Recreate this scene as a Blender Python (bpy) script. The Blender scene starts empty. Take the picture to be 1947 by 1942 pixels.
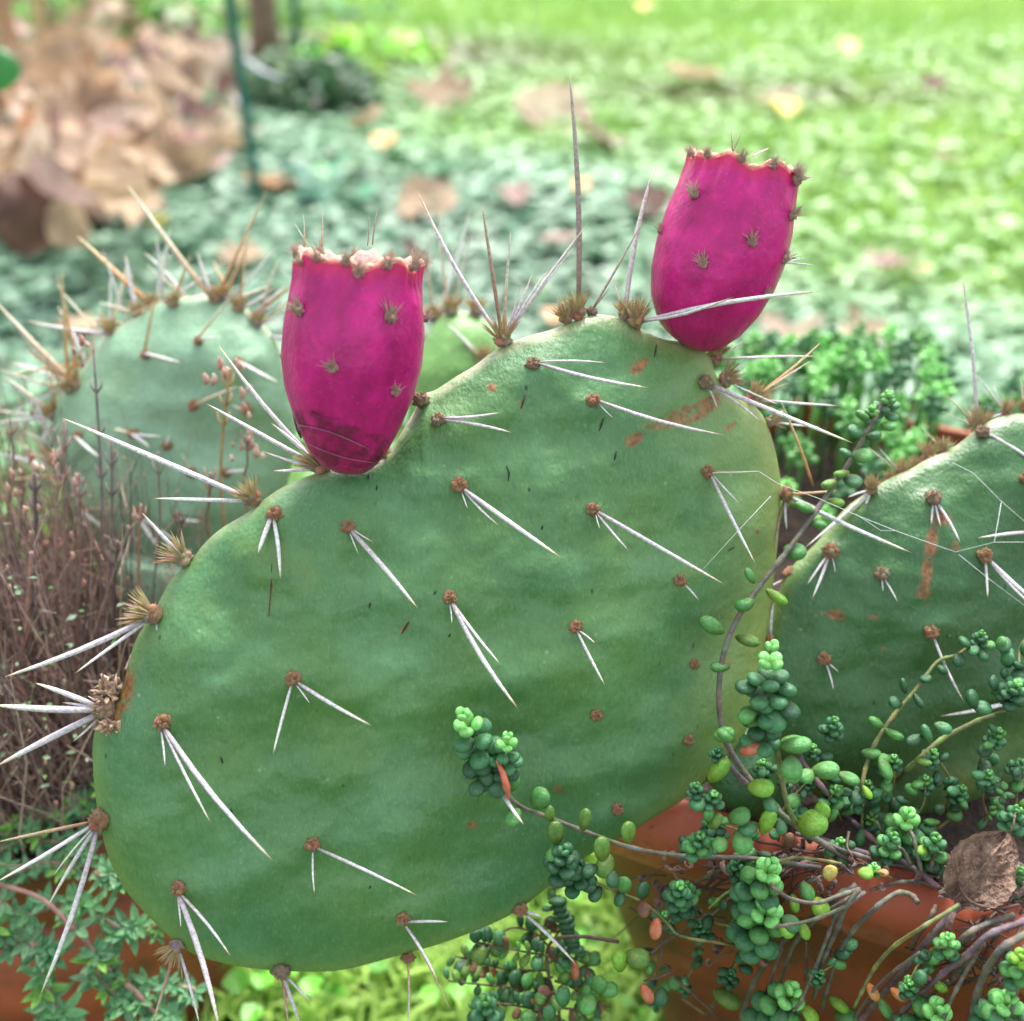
import bpy, math, random
import numpy as np
from mathutils import Vector, Matrix, noise
from mathutils.bvhtree import BVHTree

random.seed(11)
rng = np.random.default_rng(11)
S = bpy.context.scene

# ------------------------------------------------------------------ camera
W0, H0, F0 = 1947.0, 1942.0, 2088.0
CAMZ, PITCH = 0.52, math.radians(32)
cd = bpy.data.cameras.new('camera')
cam = bpy.data.objects.new('camera', cd)
S.collection.objects.link(cam)
cam.location = (0, 0, CAMZ)
cam.rotation_euler = (math.radians(90) - PITCH, 0, 0)
cd.sensor_width = 36.0
cd.lens = 36.0 * F0 / W0
cd.clip_start, cd.clip_end = 0.01, 600
cd.dof.use_dof = True
cd.dof.focus_distance = 0.322
cd.dof.aperture_fstop = cd.lens / 5.4
S.camera = cam

# ------------------------------------------------------------------ light
SUN_EL, SUN_AZ = math.radians(56), math.radians(12)      # azimuth measured from +Y towards +X
world = bpy.data.worlds.new("World")
S.world = world
world.use_nodes = True
wn = world.node_tree
wn.nodes.clear()
sky = wn.nodes.new('ShaderNodeTexSky')
sky.sky_type = 'NISHITA'
sky.sun_disc = False
sky.sun_elevation = SUN_EL
sky.sun_rotation = SUN_AZ
sky.air_density = 1.4
sky.dust_density = 4.0
sky.ozone_density = 1.0
bg = wn.nodes.new('ShaderNodeBackground')
bg.inputs['Strength'].default_value = 0.125
wo = wn.nodes.new('ShaderNodeOutputWorld')
hs = wn.nodes.new('ShaderNodeHueSaturation')
hs.inputs['Saturation'].default_value = 0.35          # thin overcast veils the blue
wn.links.new(sky.outputs[0], hs.inputs['Color'])
wn.links.new(hs.outputs[0], bg.inputs['Color'])
wn.links.new(bg.outputs[0], wo.inputs['Surface'])
sl = bpy.data.lights.new('sun', 'SUN')
sl.energy = 1.5
sl.angle = math.radians(14)
sl.color = (1.0, 0.97, 0.92)
sun = bpy.data.objects.new('sun', sl)
S.collection.objects.link(sun)
sdir = Vector((math.sin(SUN_AZ) * math.cos(SUN_EL), math.cos(SUN_AZ) * math.cos(SUN_EL), math.sin(SUN_EL)))
sun.rotation_euler = sdir.to_track_quat('Z', 'Y').to_euler()
S.view_settings.view_transform = 'Standard'
S.view_settings.look = 'None'
S.view_settings.gamma = 1
S.view_settings.exposure = 1.75
S.view_settings.use_curve_mapping = False

# ------------------------------------------------------------------ helpers
CT, ST = math.cos(PITCH), math.sin(PITCH)
RIGHT = Vector((1, 0, 0))
UP = Vector((0, ST, CT))
FWD = Vector((0, CT, -ST))
CAM = Vector((0, 0, CAMZ))


def ray(px, py):
    return FWD + RIGHT * ((px - W0 / 2) / F0) + UP * (-(py - H0 / 2) / F0)


def P(px, py, d):
    return CAM + ray(px, py) * d


def GND(px, py, z=0.0):
    r = ray(px, py)
    return CAM + r * ((z - CAMZ) / r.z)


def gd(px, py, z=0.0):
    return (z - CAMZ) / ray(px, py).z


def c2(x, y): return (650 + x / 2.965, y / 2.965)
def c3(x, y): return (1297 + x / 2.965, y / 2.965)
def c4(x, y): return (x / 2.965, 650 + y / 2.965)
def c5(x, y): return (650 + x / 2.965, 650 + y / 2.965)
def c6(x, y): return (1297 + x / 2.965, 650 + y / 2.965)
def c7(x, y): return (x / 2.965, 1292 + y / 2.965)
def c8(x, y): return (650 + x / 2.965, 1292 + y / 2.965)
def c9(x, y): return (1297 + x / 2.965, 1292 + y / 2.965)


PX = 0.325 / F0        # metres per photo pixel at the main pad
WLOC = {}


def tag(o, label=None, cat=None, group=None, kind=None):
    if label: o['label'] = label
    if cat: o['category'] = cat
    if group: o['group'] = group
    if kind: o['kind'] = kind
    return o


def empty(name, loc, label, cat, group=None):
    o = bpy.data.objects.new(name, None)
    S.collection.objects.link(o)
    o.location = loc
    o.empty_display_size = 0.01
    WLOC[o.name] = Vector(loc)
    return tag(o, label, cat, group)


def link(name, mesh, parent=None, world_loc=None, rot=None, scale=None):
    o = bpy.data.objects.new(name, mesh)
    S.collection.objects.link(o)
    base = Vector((0, 0, 0))
    if parent is not None:
        o.parent = parent
        base = WLOC[parent.name]
    if world_loc is not None:
        M = Matrix.Translation(Vector(world_loc) - base)
        if rot is not None: M = M @ rot.to_4x4()
        if scale is not None: M = M @ Matrix.Diagonal((scale[0], scale[1], scale[2], 1))
        o.matrix_basis = M
        WLOC[o.name] = Vector(world_loc)
    else:
        WLOC[o.name] = base.copy()
    return o


class MB:
    def __init__(s):
        s.v, s.f, s.c = [], [], []

    def add(s, vs, fs, col=(1, 1, 1)):
        n = len(s.v)
        s.v.extend(vs)
        s.f.extend([tuple(i + n for i in f) for f in fs])
        if isinstance(col, list): s.c.extend(col)
        else: s.c.extend([col] * len(vs))

    def tube(s, pts, radii, n=6, col=(1, 1, 1), cap=True, flat=1.0):
        pts = [Vector(p) for p in pts]
        m = len(pts)
        if not isinstance(radii, (list, tuple)): radii = [radii] * m
        t0 = (pts[1] - pts[0]).normalized()
        a = t0.cross(Vector((0, 0, 1)))
        if a.length < 1e-3: a = t0.cross(Vector((1, 0, 0)))
        a.normalize()
        vs, cs = [], []
        for i in range(m):
            t = (pts[min(i + 1, m - 1)] - pts[max(i - 1, 0)])
            if t.length < 1e-9: t = t0.copy()
            t.normalize()
            a = (a - t * a.dot(t)).normalized()
            b = t.cross(a)
            for k in range(n):
                an = 2 * math.pi * k / n
                vs.append(pts[i] + (a * math.cos(an) + b * math.sin(an) * flat) * radii[i])
                cs.append(col[i] if isinstance(col, list) else col)
        fs = []
        for i in range(m - 1):
            for k in range(n):
                k2 = (k + 1) % n
                fs.append((i * n + k, i * n + k2, (i + 1) * n + k2, (i + 1) * n + k))
        if cap:
            fs.append(tuple(reversed(range(n))))
            fs.append(tuple((m - 1) * n + k for k in range(n)))
        s.add(vs, fs, cs)

    def blob(s, c, r, nu=10, nv=7, rough=0.0, col=(1, 1, 1), axis=None, stretch=1.0, seed=0):
        c = Vector(c)
        q = (axis.to_track_quat('Z', 'Y') if axis is not None else None)
        vs, fs = [], []
        for j in range(nv + 1):
            ph = math.pi * j / nv
            for i in range(nu):
                th = 2 * math.pi * i / nu
                p = Vector((math.sin(ph) * math.cos(th), math.sin(ph) * math.sin(th), math.cos(ph)))
                k = 1 + rough * noise.noise(p * 2.3 + Vector((seed * 3.1, seed, 0)))
                p = Vector((p.x * k, p.y * k, p.z * k * stretch)) * r
                if q: p = q @ p
                vs.append(c + p)
        for j in range(nv):
            for i in range(nu):
                i2 = (i + 1) % nu
                fs.append((j * nu + i, (j + 1) * nu + i, (j + 1) * nu + i2, j * nu + i2))
        s.add(vs, fs, col)

    def mesh(s, name, mat, origin=Vector((0, 0, 0)), smooth=True):
        me = bpy.data.meshes.new(name)
        me.from_pydata([tuple(Vector(v) - origin) for v in s.v], [], s.f)
        ca = me.color_attributes.new('col', 'FLOAT_COLOR', 'POINT')
        arr = np.ones((len(s.v), 4), dtype=np.float32)
        arr[:, :3] = np.array(s.c, dtype=np.float32).reshape(-1, 3)
        ca.data.foreach_set('color', arr.ravel())
        if smooth: me.polygons.foreach_set('use_smooth', [True] * len(me.polygons))
        me.materials.append(mat)
        me.update()
        return me

    def build(s, name, mat, parent=None, smooth=True):
        o0 = WLOC[parent.name] if parent is not None else Vector((0, 0, 0))
        return link(name, s.mesh(name, mat, o0, smooth), parent)


def np_mesh(name, mat, V, Fa, C=None, smooth=True, uniform=3):
    me = bpy.data.meshes.new(name)
    n, m = len(V), len(Fa)
    me.vertices.add(n)
    me.vertices.foreach_set('co', V.astype(np.float32).ravel())
    me.loops.add(m * uniform)
    me.loops.foreach_set('vertex_index', Fa.astype(np.int32).ravel())
    me.polygons.add(m)
    me.polygons.foreach_set('loop_start', np.arange(0, m * uniform, uniform, dtype=np.int32))
    me.polygons.foreach_set('use_smooth', np.full(m, smooth))
    me.update(calc_edges=True)
    if C is not None:
        ca = me.color_attributes.new('col', 'FLOAT_COLOR', 'POINT')
        arr = np.ones((n, 4), dtype=np.float32)
        arr[:, :3] = C
        ca.data.foreach_set('color', arr.ravel())
    me.materials.append(mat)
    return me


def spline(pts, n, closed=False):
    P_ = [np.array(p, dtype=float) for p in pts]
    m = len(P_)
    segs = m if closed else m - 1
    out = []
    for i in range(n):
        u = i / n * segs if closed else i / (n - 1) * segs
        k = min(int(u), segs - 1)
        t = u - k
        if closed:
            a, b, c, d = P_[(k - 1) % m], P_[k % m], P_[(k + 1) % m], P_[(k + 2) % m]
        else:
            b, c = P_[k], P_[k + 1]
            a = P_[k - 1] if k > 0 else 2 * b - c
            d = P_[k + 2] if k + 2 < m else 2 * c - b
        out.append(0.5 * ((2 * b) + (-a + c) * t + (2 * a - 5 * b + 4 * c - d) * t * t + (-a + 3 * b - 3 * c + d) * t ** 3))
    return out


# ------------------------------------------------------------------ materials
def material(name, col=(0.5, 0.5, 0.5), rough=0.5, attr=False, var=0.25, vscale=40, bump=0.0, bscale=300, sss=0.0,
             spec=0.5, transl=0.0, coat=0.0, col2=None, attrmul=False, stain=None, randv=0.0, stretch=(1, 1, 1), bdist=0.001, sheen=0.0):
    m = bpy.data.materials.new(name)
    m.use_nodes = True
    nt = m.node_tree
    N, L = nt.nodes, nt.links
    b = N['Principled BSDF']
    tc = N.new('ShaderNodeTexCoord')
    mp = N.new('ShaderNodeMapping')
    mp.inputs['Scale'].default_value = stretch
    L.new(tc.outputs['Object'], mp.inputs['Vector'])
    nz = N.new('ShaderNodeTexNoise')
    nz.inputs['Scale'].default_value = vscale
    nz.inputs['Detail'].default_value = 5
    L.new(mp.outputs[0], nz.inputs['Vector'])
    mr = N.new('ShaderNodeMapRange')
    mr.inputs['From Min'].default_value = 0.3
    mr.inputs['From Max'].default_value = 0.7
    mr.inputs['To Min'].default_value = 1 - var
    mr.inputs['To Max'].default_value = 1 + var
    L.new(nz.outputs['Fac'], mr.inputs['Value'])
    if attr:
        at = N.new('ShaderNodeVertexColor')
        at.layer_name = 'col'
        src = at.outputs['Color']
    else:
        rgb = N.new('ShaderNodeRGB')
        rgb.outputs[0].default_value = (*col, 1)
        src = rgb.outputs[0]
    if col2 is not None:
        mx0 = N.new('ShaderNodeMix')
        mx0.data_type = 'RGBA'
        nz2 = N.new('ShaderNodeTexNoise')
        nz2.inputs['Scale'].default_value = vscale * 0.37
        nz2.inputs['Detail'].default_value = 3
        L.new(mp.outputs[0], nz2.inputs['Vector'])
        cr = N.new('ShaderNodeMapRange')
        cr.inputs['From Min'].default_value = 0.4
        cr.inputs['From Max'].default_value = 0.62
        L.new(nz2.outputs['Fac'], cr.inputs['Value'])
        L.new(cr.outputs[0], mx0.inputs['Factor'])
        L.new(src, mx0.inputs[6])
        mx0.inputs[7].default_value = (*col2, 1)
        src = mx0.outputs[2]
    if stain is not None:
        for (sc_, lo_, hi_, scale_, f_) in stain:
            nzs = N.new('ShaderNodeTexNoise')
            nzs.inputs['Scale'].default_value = scale_
            nzs.inputs['Detail'].default_value = 8
            nzs.inputs['Roughness'].default_value = 0.7
            L.new(tc.outputs['Object'], nzs.inputs['Vector'])
            mrs = N.new('ShaderNodeMapRange')
            mrs.inputs['From Min'].default_value = lo_
            mrs.inputs['From Max'].default_value = hi_
            mrs.inputs['To Max'].default_value = f_
            L.new(nzs.outputs['Fac'], mrs.inputs['Value'])
            mxs = N.new('ShaderNodeMix')
            mxs.data_type = 'RGBA'
            L.new(mrs.outputs[0], mxs.inputs['Factor'])
            L.new(src, mxs.inputs[6])
            mxs.inputs[7].default_value = (*sc_, 1)
            src = mxs.outputs[2]
    if attrmul:
        am = N.new('ShaderNodeVertexColor')
        am.layer_name = 'col'
        vm = N.new('ShaderNodeVectorMath')
        vm.operation = 'MULTIPLY'
        L.new(src, vm.inputs[0])
        L.new(am.outputs['Color'], vm.inputs[1])
        src = vm.outputs[0]
    sc = N.new('ShaderNodeVectorMath')
    sc.operation = 'SCALE'
    L.new(src, sc.inputs[0])
    if randv > 0:
        oi = N.new('ShaderNodeObjectInfo')
        r2 = N.new('ShaderNodeMapRange')
        r2.inputs['To Min'].default_value = 1 - randv
        r2.inputs['To Max'].default_value = 1 + randv
        L.new(oi.outputs['Random'], r2.inputs['Value'])
        mu = N.new('ShaderNodeMath')
        mu.operation = 'MULTIPLY'
        L.new(mr.outputs[0], mu.inputs[0])
        L.new(r2.outputs[0], mu.inputs[1])
        L.new(mu.outputs[0], sc.inputs['Scale'])
    else:
        L.new(mr.outputs[0], sc.inputs['Scale'])
    L.new(sc.outputs[0], b.inputs['Base Color'])
    b.inputs['Roughness'].default_value = rough
    b.inputs['Specular IOR Level'].default_value = spec
    if sss > 0:
        b.inputs['Subsurface Weight'].default_value = sss
        b.inputs['Subsurface Radius'].default_value = (0.5, 1.0, 0.3)
        b.inputs['Subsurface Scale'].default_value = 0.003
    if coat > 0:
        b.inputs['Coat Weight'].default_value = coat
        b.inputs['Coat Roughness'].default_value = 0.25
    if sheen > 0:
        b.inputs['Sheen Weight'].default_value = sheen
    if bump > 0:
        bn = N.new('ShaderNodeTexNoise')
        bn.inputs['Scale'].default_value = bscale
        bn.inputs['Detail'].default_value = 6
        L.new(mp.outputs[0], bn.inputs['Vector'])
        bp = N.new('ShaderNodeBump')
        bp.inputs['Strength'].default_value = bump
        bp.inputs['Distance'].default_value = bdist
        L.new(bn.outputs['Fac'], bp.inputs['Height'])
        L.new(bp.outputs[0], b.inputs['Normal'])
    if transl > 0:
        tr = N.new('ShaderNodeBsdfTranslucent')
        L.new(sc.outputs[0], tr.inputs['Color'])
        ms = N.new('ShaderNodeMixShader')
        ms.inputs[0].default_value = transl
        L.new(b.outputs[0], ms.inputs[1])
        L.new(tr.outputs[0], ms.inputs[2])
        L.new(ms.outputs[0], N['Material Output'].inputs['Surface'])
    return m


def pad_material(name, ga, gb):
    """Waxy pad skin: base greens mixed by broad noise, paler rim and brown corky scars from mesh attributes, fine pale flecks and dark specks."""
    m = bpy.data.materials.new(name)
    m.use_nodes = True
    nt = m.node_tree
    N, L = nt.nodes, nt.links
    b = N['Principled BSDF']
    tc = N.new('ShaderNodeTexCoord')

    def nz(scale, detail=4, stretch=(1, 1, 1), rough=0.5):
        mp = N.new('ShaderNodeMapping')
        mp.inputs['Scale'].default_value = stretch
        L.new(tc.outputs['Object'], mp.inputs['Vector'])
        n = N.new('ShaderNodeTexNoise')
        n.inputs['Scale'].default_value = scale
        n.inputs['Detail'].default_value = detail
        n.inputs['Roughness'].default_value = rough
        L.new(mp.outputs[0], n.inputs['Vector'])
        return n.outputs['Fac']

    def rng_(v, a, c, lo=0.0, hi=1.0):
        r = N.new('ShaderNodeMapRange')
        r.inputs['From Min'].default_value = a
        r.inputs['From Max'].default_value = c
        r.inputs['To Min'].default_value = lo
        r.inputs['To Max'].default_value = hi
        L.new(v, r.inputs['Value'])
        return r.outputs[0]

    def mix(f, a, c, bt='MIX'):
        x = N.new('ShaderNodeMix')
        x.data_type = 'RGBA'
        x.blend_type = bt
        if isinstance(f, float): x.inputs['Factor'].default_value = f
        else: L.new(f, x.inputs['Factor'])
        for s_, i in ((a, 6), (c, 7)):
            if isinstance(s_, tuple): x.inputs[i].default_value = (*s_, 1)
            else: L.new(s_, x.inputs[i])
        return x.outputs[2]

    def mul(a, c):
        x = N.new('ShaderNodeMath')
        x.operation = 'MULTIPLY'
        L.new(a, x.inputs[0])
        if isinstance(c, float): x.inputs[1].default_value = c
        else: L.new(c, x.inputs[1])
        return x.outputs[0]

    c = mix(rng_(nz(17, 3), 0.36, 0.64), ga, gb)
    # waxy bloom: paler bluish areas
    c = mix(rng_(nz(38, 5, (1, 1, 1), 0.6), 0.45, 0.75, 0.0, 0.55), c, tuple(min(1, x * 1.5 + 0.045) for x in ga))
    # fine flecks, longer up the pad than across it
    c = mix(rng_(nz(900, 2, (1.6, 1, 0.55)), 0.55, 0.70, 0.0, 0.28), c, tuple(min(1, x * 1.45 + 0.05) for x in gb))
    c = mix(rng_(nz(420, 3, (1.6, 1, 0.6)), 0.35, 0.5, 0.2, 0.0), c, tuple(x * 0.6 for x in ga))
    # sparse dark specks and pale dots
    vor = N.new('ShaderNodeTexVoronoi')
    vor.inputs['Scale'].default_value = 105
    mp = N.new('ShaderNodeMapping')
    mp.inputs['Scale'].default_value = (1.5, 1.0, 0.8)
    mp.inputs['Rotation'].default_value = (0, 0.3, 0)
    L.new(tc.outputs['Object'], mp.inputs['Vector'])
    L.new(mp.outputs[0], vor.inputs['Vector'])
    dots = mul(rng_(vor.outputs['Distance'], 0.05, 0.11, 1.0, 0.0), rng_(nz(60, 2), 0.56, 0.6))
    c = mix(mul(dots, 0.9), c, (0.012, 0.025, 0.012))
    vor2 = N.new('ShaderNodeTexVoronoi')
    vor2.inputs['Scale'].default_value = 190
    L.new(tc.outputs['Object'], vor2.inputs['Vector'])
    dots2 = mul(rng_(vor2.outputs['Distance'], 0.06, 0.14, 1.0, 0.0), rng_(nz(75, 2), 0.53, 0.58))
    c = mix(mul(dots2, 0.3), c, (0.42, 0.5, 0.28))
    # rim and scar attributes
    at = N.new('ShaderNodeAttribute')
    at.attribute_name = 'rim'
    ar = N.new('ShaderNodeAttribute')
    ar.attribute_name = 'yellow'
    asx = N.new('ShaderNodeAttribute')
    asx.attribute_name = 'scar'
    c = mix(ar.outputs['Fac'], c, (0.25, 0.33, 0.08))
    c = mix(mul(at.outputs['Fac'], rng_(nz(150, 5), 0.35, 0.62, 0.25, 1.0)), c, (0.5, 0.48, 0.32))
    sc = mul(asx.outputs['Fac'], rng_(nz(260, 5, (1, 1, 1), 0.7), 0.36, 0.5))
    c = mix(sc, c, mix(rng_(nz(500, 4), 0.35, 0.65), (0.33, 0.15, 0.05), (0.14, 0.06, 0.022)))
    # dusty corky dabs and yellowing blotches
    c = mix(rng_(nz(23, 6, (1, 1, 1), 0.65), 0.60, 0.72, 0.0, 0.35), c, (0.20, 0.27, 0.055))
    c = mix(rng_(nz(95, 6, (1, 1, 1), 0.7), 0.69, 0.74, 0.0, 0.55), c, (0.30, 0.26, 0.13))
    L.new(c, b.inputs['Base Color'])
    rr = rng_(nz(30, 4), 0.3, 0.7, 0.36, 0.52)
    L.new(rr, b.inputs['Roughness'])
    b.inputs['Specular IOR Level'].default_value = 0.5
    b.inputs['Subsurface Weight'].default_value = 0.06
    b.inputs['Subsurface Radius'].default_value = (0.4, 1.0, 0.3)
    b.inputs['Subsurface Scale'].default_value = 0.003
    b.inputs['Sheen Weight'].default_value = 0.0
    bp = N.new('ShaderNodeBump')
    bp.inputs['Strength'].default_value = 0.55
    bp.inputs['Distance'].default_value = 0.0006
    L.new(nz(650, 4, (1.5, 1, 0.6)), bp.inputs['Height'])
    bp2 = N.new('ShaderNodeBump')
    bp2.inputs['Strength'].default_value = 0.5
    bp2.inputs['Distance'].default_value = 0.004
    L.new(nz(55, 4), bp2.inputs['Height'])
    L.new(bp.outputs[0], bp2.inputs['Normal'])
    L.new(bp2.outputs[0], b.inputs['Normal'])
    return m


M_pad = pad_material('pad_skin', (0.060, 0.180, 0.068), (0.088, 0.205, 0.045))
M_pad_dark = pad_material('pad_skin_dark', (0.026, 0.105, 0.028), (0.045, 0.138, 0.032))  # right pad's skin, its shade put into darker greens
M_pad_pale = pad_material('pad_skin_pale', (0.19, 0.34, 0.22), (0.22, 0.37, 0.20))
M_pad_small = pad_material('pad_skin_small', (0.12, 0.28, 0.06), (0.15, 0.32, 0.08))
M_spine = material('spine', attr=True, rough=0.55, var=0.32, vscale=1100, bump=0.3, bscale=1500, bdist=0.0004, sss=0.0)
M_areole = material('areole_felt', attr=True, rough=0.9, var=0.45, vscale=700, bump=0.8, bscale=1300, bdist=0.0012, sheen=0.3)
M_glochid = material('glochid', attr=True, rough=0.6, var=0.2, vscale=500, transl=0.3)
M_fruit = material('fruit_skin', attr=True, rough=0.33, var=0.10, vscale=420, bump=0.45, bscale=620, bdist=0.0007,
                   sss=0.1, spec=0.4, coat=0.0, stretch=(1.2, 1.2, 0.75),
                   stain=(((0.85, 0.16, 0.45), 0.60, 0.72, 900, 0.55), ((0.26, 0.004, 0.09), 0.54, 0.70, 70, 0.5)))
M_cup = material('fruit_cup', attr=True, rough=0.8, var=0.3, vscale=400, bump=0.7, bscale=600, bdist=0.001)
SED = {}
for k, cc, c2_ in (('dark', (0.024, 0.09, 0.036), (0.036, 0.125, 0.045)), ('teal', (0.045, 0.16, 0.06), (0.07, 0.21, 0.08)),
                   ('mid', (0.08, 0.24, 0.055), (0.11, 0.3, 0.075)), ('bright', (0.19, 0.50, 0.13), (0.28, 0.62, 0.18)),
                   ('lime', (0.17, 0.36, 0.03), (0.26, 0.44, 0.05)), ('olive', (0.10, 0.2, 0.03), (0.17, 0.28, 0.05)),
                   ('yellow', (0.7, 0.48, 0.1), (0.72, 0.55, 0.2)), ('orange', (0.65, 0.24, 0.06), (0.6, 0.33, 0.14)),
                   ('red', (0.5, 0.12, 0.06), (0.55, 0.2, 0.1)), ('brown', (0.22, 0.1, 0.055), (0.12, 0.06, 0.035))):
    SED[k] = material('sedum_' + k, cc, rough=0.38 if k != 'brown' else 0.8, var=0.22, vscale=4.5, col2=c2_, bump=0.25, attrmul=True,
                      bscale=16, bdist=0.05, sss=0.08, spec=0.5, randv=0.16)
M_stem = material('sedum_stem', attr=True, rough=0.7, var=0.35, vscale=420, bump=0.6, bscale=700, bdist=0.0006)
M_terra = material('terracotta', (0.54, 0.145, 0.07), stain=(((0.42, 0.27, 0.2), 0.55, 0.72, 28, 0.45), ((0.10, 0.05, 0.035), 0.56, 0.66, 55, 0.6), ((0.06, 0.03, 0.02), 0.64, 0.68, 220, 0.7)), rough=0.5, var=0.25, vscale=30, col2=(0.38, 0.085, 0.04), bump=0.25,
                   bscale=600, bdist=0.0006, spec=0.35)  # planter rim clay, brightened in colour to look lit
M_terra_shade = material('shaded_terracotta', (0.22, 0.045, 0.022), stain=(((0.30, 0.17, 0.12), 0.58, 0.74, 24, 0.4), ((0.06, 0.045, 0.02), 0.52, 0.64, 45, 0.65), ((0.04, 0.02, 0.015), 0.62, 0.67, 200, 0.7)), rough=0.45, var=0.35, vscale=30, col2=(0.13, 0.035, 0.02), bump=0.3,
                  bscale=500, bdist=0.0008, spec=0.35)  # planter body: the rim's clay with shade put into a darker colour
M_pot = material('old_terracotta', (0.34, 0.075, 0.036), rough=0.5, var=0.3, vscale=30, col2=(0.22, 0.05, 0.028), bump=0.3, bscale=500, bdist=0.0008,
                 stain=(((0.36, 0.22, 0.16), 0.58, 0.74, 24, 0.4), ((0.07, 0.05, 0.025), 0.55, 0.66, 45, 0.5)))
M_soil = material('soil', (0.035, 0.022, 0.015), rough=0.95, var=0.6, vscale=160, bump=1.0, bscale=220, bdist=0.006)
M_ground = material('ground_earth', (0.05, 0.08, 0.03), rough=0.95, var=0.4, vscale=30, col2=(0.08, 0.14, 0.04), bump=0.8,
                    bscale=80, bdist=0.02)
M_cover = material('cover_leaf', attr=True, rough=0.42, var=0.1, vscale=60, transl=0.32, spec=0.55)
M_grass = material('grass_blade', attr=True, rough=0.55, var=0.1, vscale=60, transl=0.4, spec=0.5)
M_dry = material('dry_leaf', attr=True, rough=0.65, var=0.35, vscale=2.2, bump=0.4, bscale=8, bdist=0.05, transl=0.25, randv=0.25)
M_dry2 = material('dry_leaf_near', attr=True, rough=0.75, var=0.4, vscale=9, bump=0.6, bscale=22, bdist=0.03, transl=0.1)
M_drystem = material('dry_stalk', attr=True, rough=0.8, var=0.3, vscale=300)
M_herb = material('herb_leaf', attr=True, rough=0.45, var=0.18, vscale=3, bump=0.2, bscale=5, bdist=0.05, transl=0.2, randv=0.2)
M_bark = material('sapling_bark', (0.17, 0.12, 0.09), rough=0.9, var=0.4, vscale=60, bump=0.8, bscale=90, bdist=0.004)
M_stake = material('green_plastic', (0.01, 0.12, 0.09), rough=0.4, var=0.1, vscale=50)
M_tie = material('tie', (0.5, 0.52, 0.56), rough=0.6, var=0.1, vscale=50)
M_web = material('web_silk', (0.75, 0.8, 0.78), rough=0.4, var=0.1, vscale=50)
M_film = material('dried_film', attr=True, rough=0.6, var=0.3, vscale=300)
_nt = M_film.node_tree
_tr = _nt.nodes.new('ShaderNodeBsdfTransparent')
_mx = _nt.nodes.new('ShaderNodeMixShader')
_nz = _nt.nodes.new('ShaderNodeTexNoise')
_nz.inputs['Scale'].default_value = 260
_nz.inputs['Detail'].default_value = 6
_cr = _nt.nodes.new('ShaderNodeMapRange')
_cr.inputs['From Min'].default_value = 0.42
_cr.inputs['From Max'].default_value = 0.68
_cr.inputs['To Max'].default_value = 0.75
_tc = _nt.nodes.new('ShaderNodeTexCoord')
_nt.links.new(_tc.outputs['Object'], _nz.inputs['Vector'])
_nt.links.new(_nz.outputs['Fac'], _cr.inputs['Value'])
_nt.links.new(_cr.outputs[0], _mx.inputs[0])
_nt.links.new(_tr.outputs[0], _mx.inputs[1])
_nt.links.new(_nt.nodes['Principled BSDF'].outputs[0], _mx.inputs[2])
_nt.links.new(_mx.outputs[0], _nt.nodes['Material Output'].inputs['Surface'])
M_petal = material('petal', attr=True, rough=0.5, var=0.1, vscale=50, transl=0.3)

# ------------------------------------------------------------------ ground
gm = MB()
R_ = 250
ys = [-40, -3, -1, 0, 1, 2, 4, 8, 16, 40, 250]
xs = [-250, -40, -10, -4, -2, -1, 0, 1, 2, 4, 10, 40, 250]
gv = [Vector((x, y, 0)) for y in ys for x in xs]
gf = []
for j in range(len(ys) - 1):
    for i in range(len(xs) - 1):
        a = j * len(xs) + i
        gf.append((a, a + 1, a + len(xs) + 1, a + len(xs)))
gm.add(gv, gf)
tag(gm.build('ground', M_ground), kind='structure')


def lawnness(x, y):
    f = 1.95 - 1.6 * x
    k = (y - f) / 0.8
    n = 0.35 * np.sin(3.1 * x + 1.3 * y) * np.cos(2.3 * y - 1.7 * x) + 0.25 * np.sin(7 * x - 5 * y)
    return 1 / (1 + np.exp(-4 * (k + n)))


def bare_(x, y):
    return np.clip(np.exp(-(((x + 0.30) / 0.5) ** 2 + ((y - 2.95) / 0.22) ** 2)) + 0.8 * np.exp(-(((x - 0.52) / 0.4) ** 2 + ((y - 2.5) / 0.13) ** 2)) + 0.5 * np.exp(-(((x + 1.1) / 0.5) ** 2 + ((y - 3.3) / 0.4) ** 2)), 0, 1)


def scatter(n, y0, y1, power=1.0):
    y = y0 + (y1 - y0) * rng.random(n) ** power
    hw = 0.50 * (y + 0.45) + 0.35
    x = (rng.random(n) * 2 - 1) * hw
    return x, y


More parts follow.
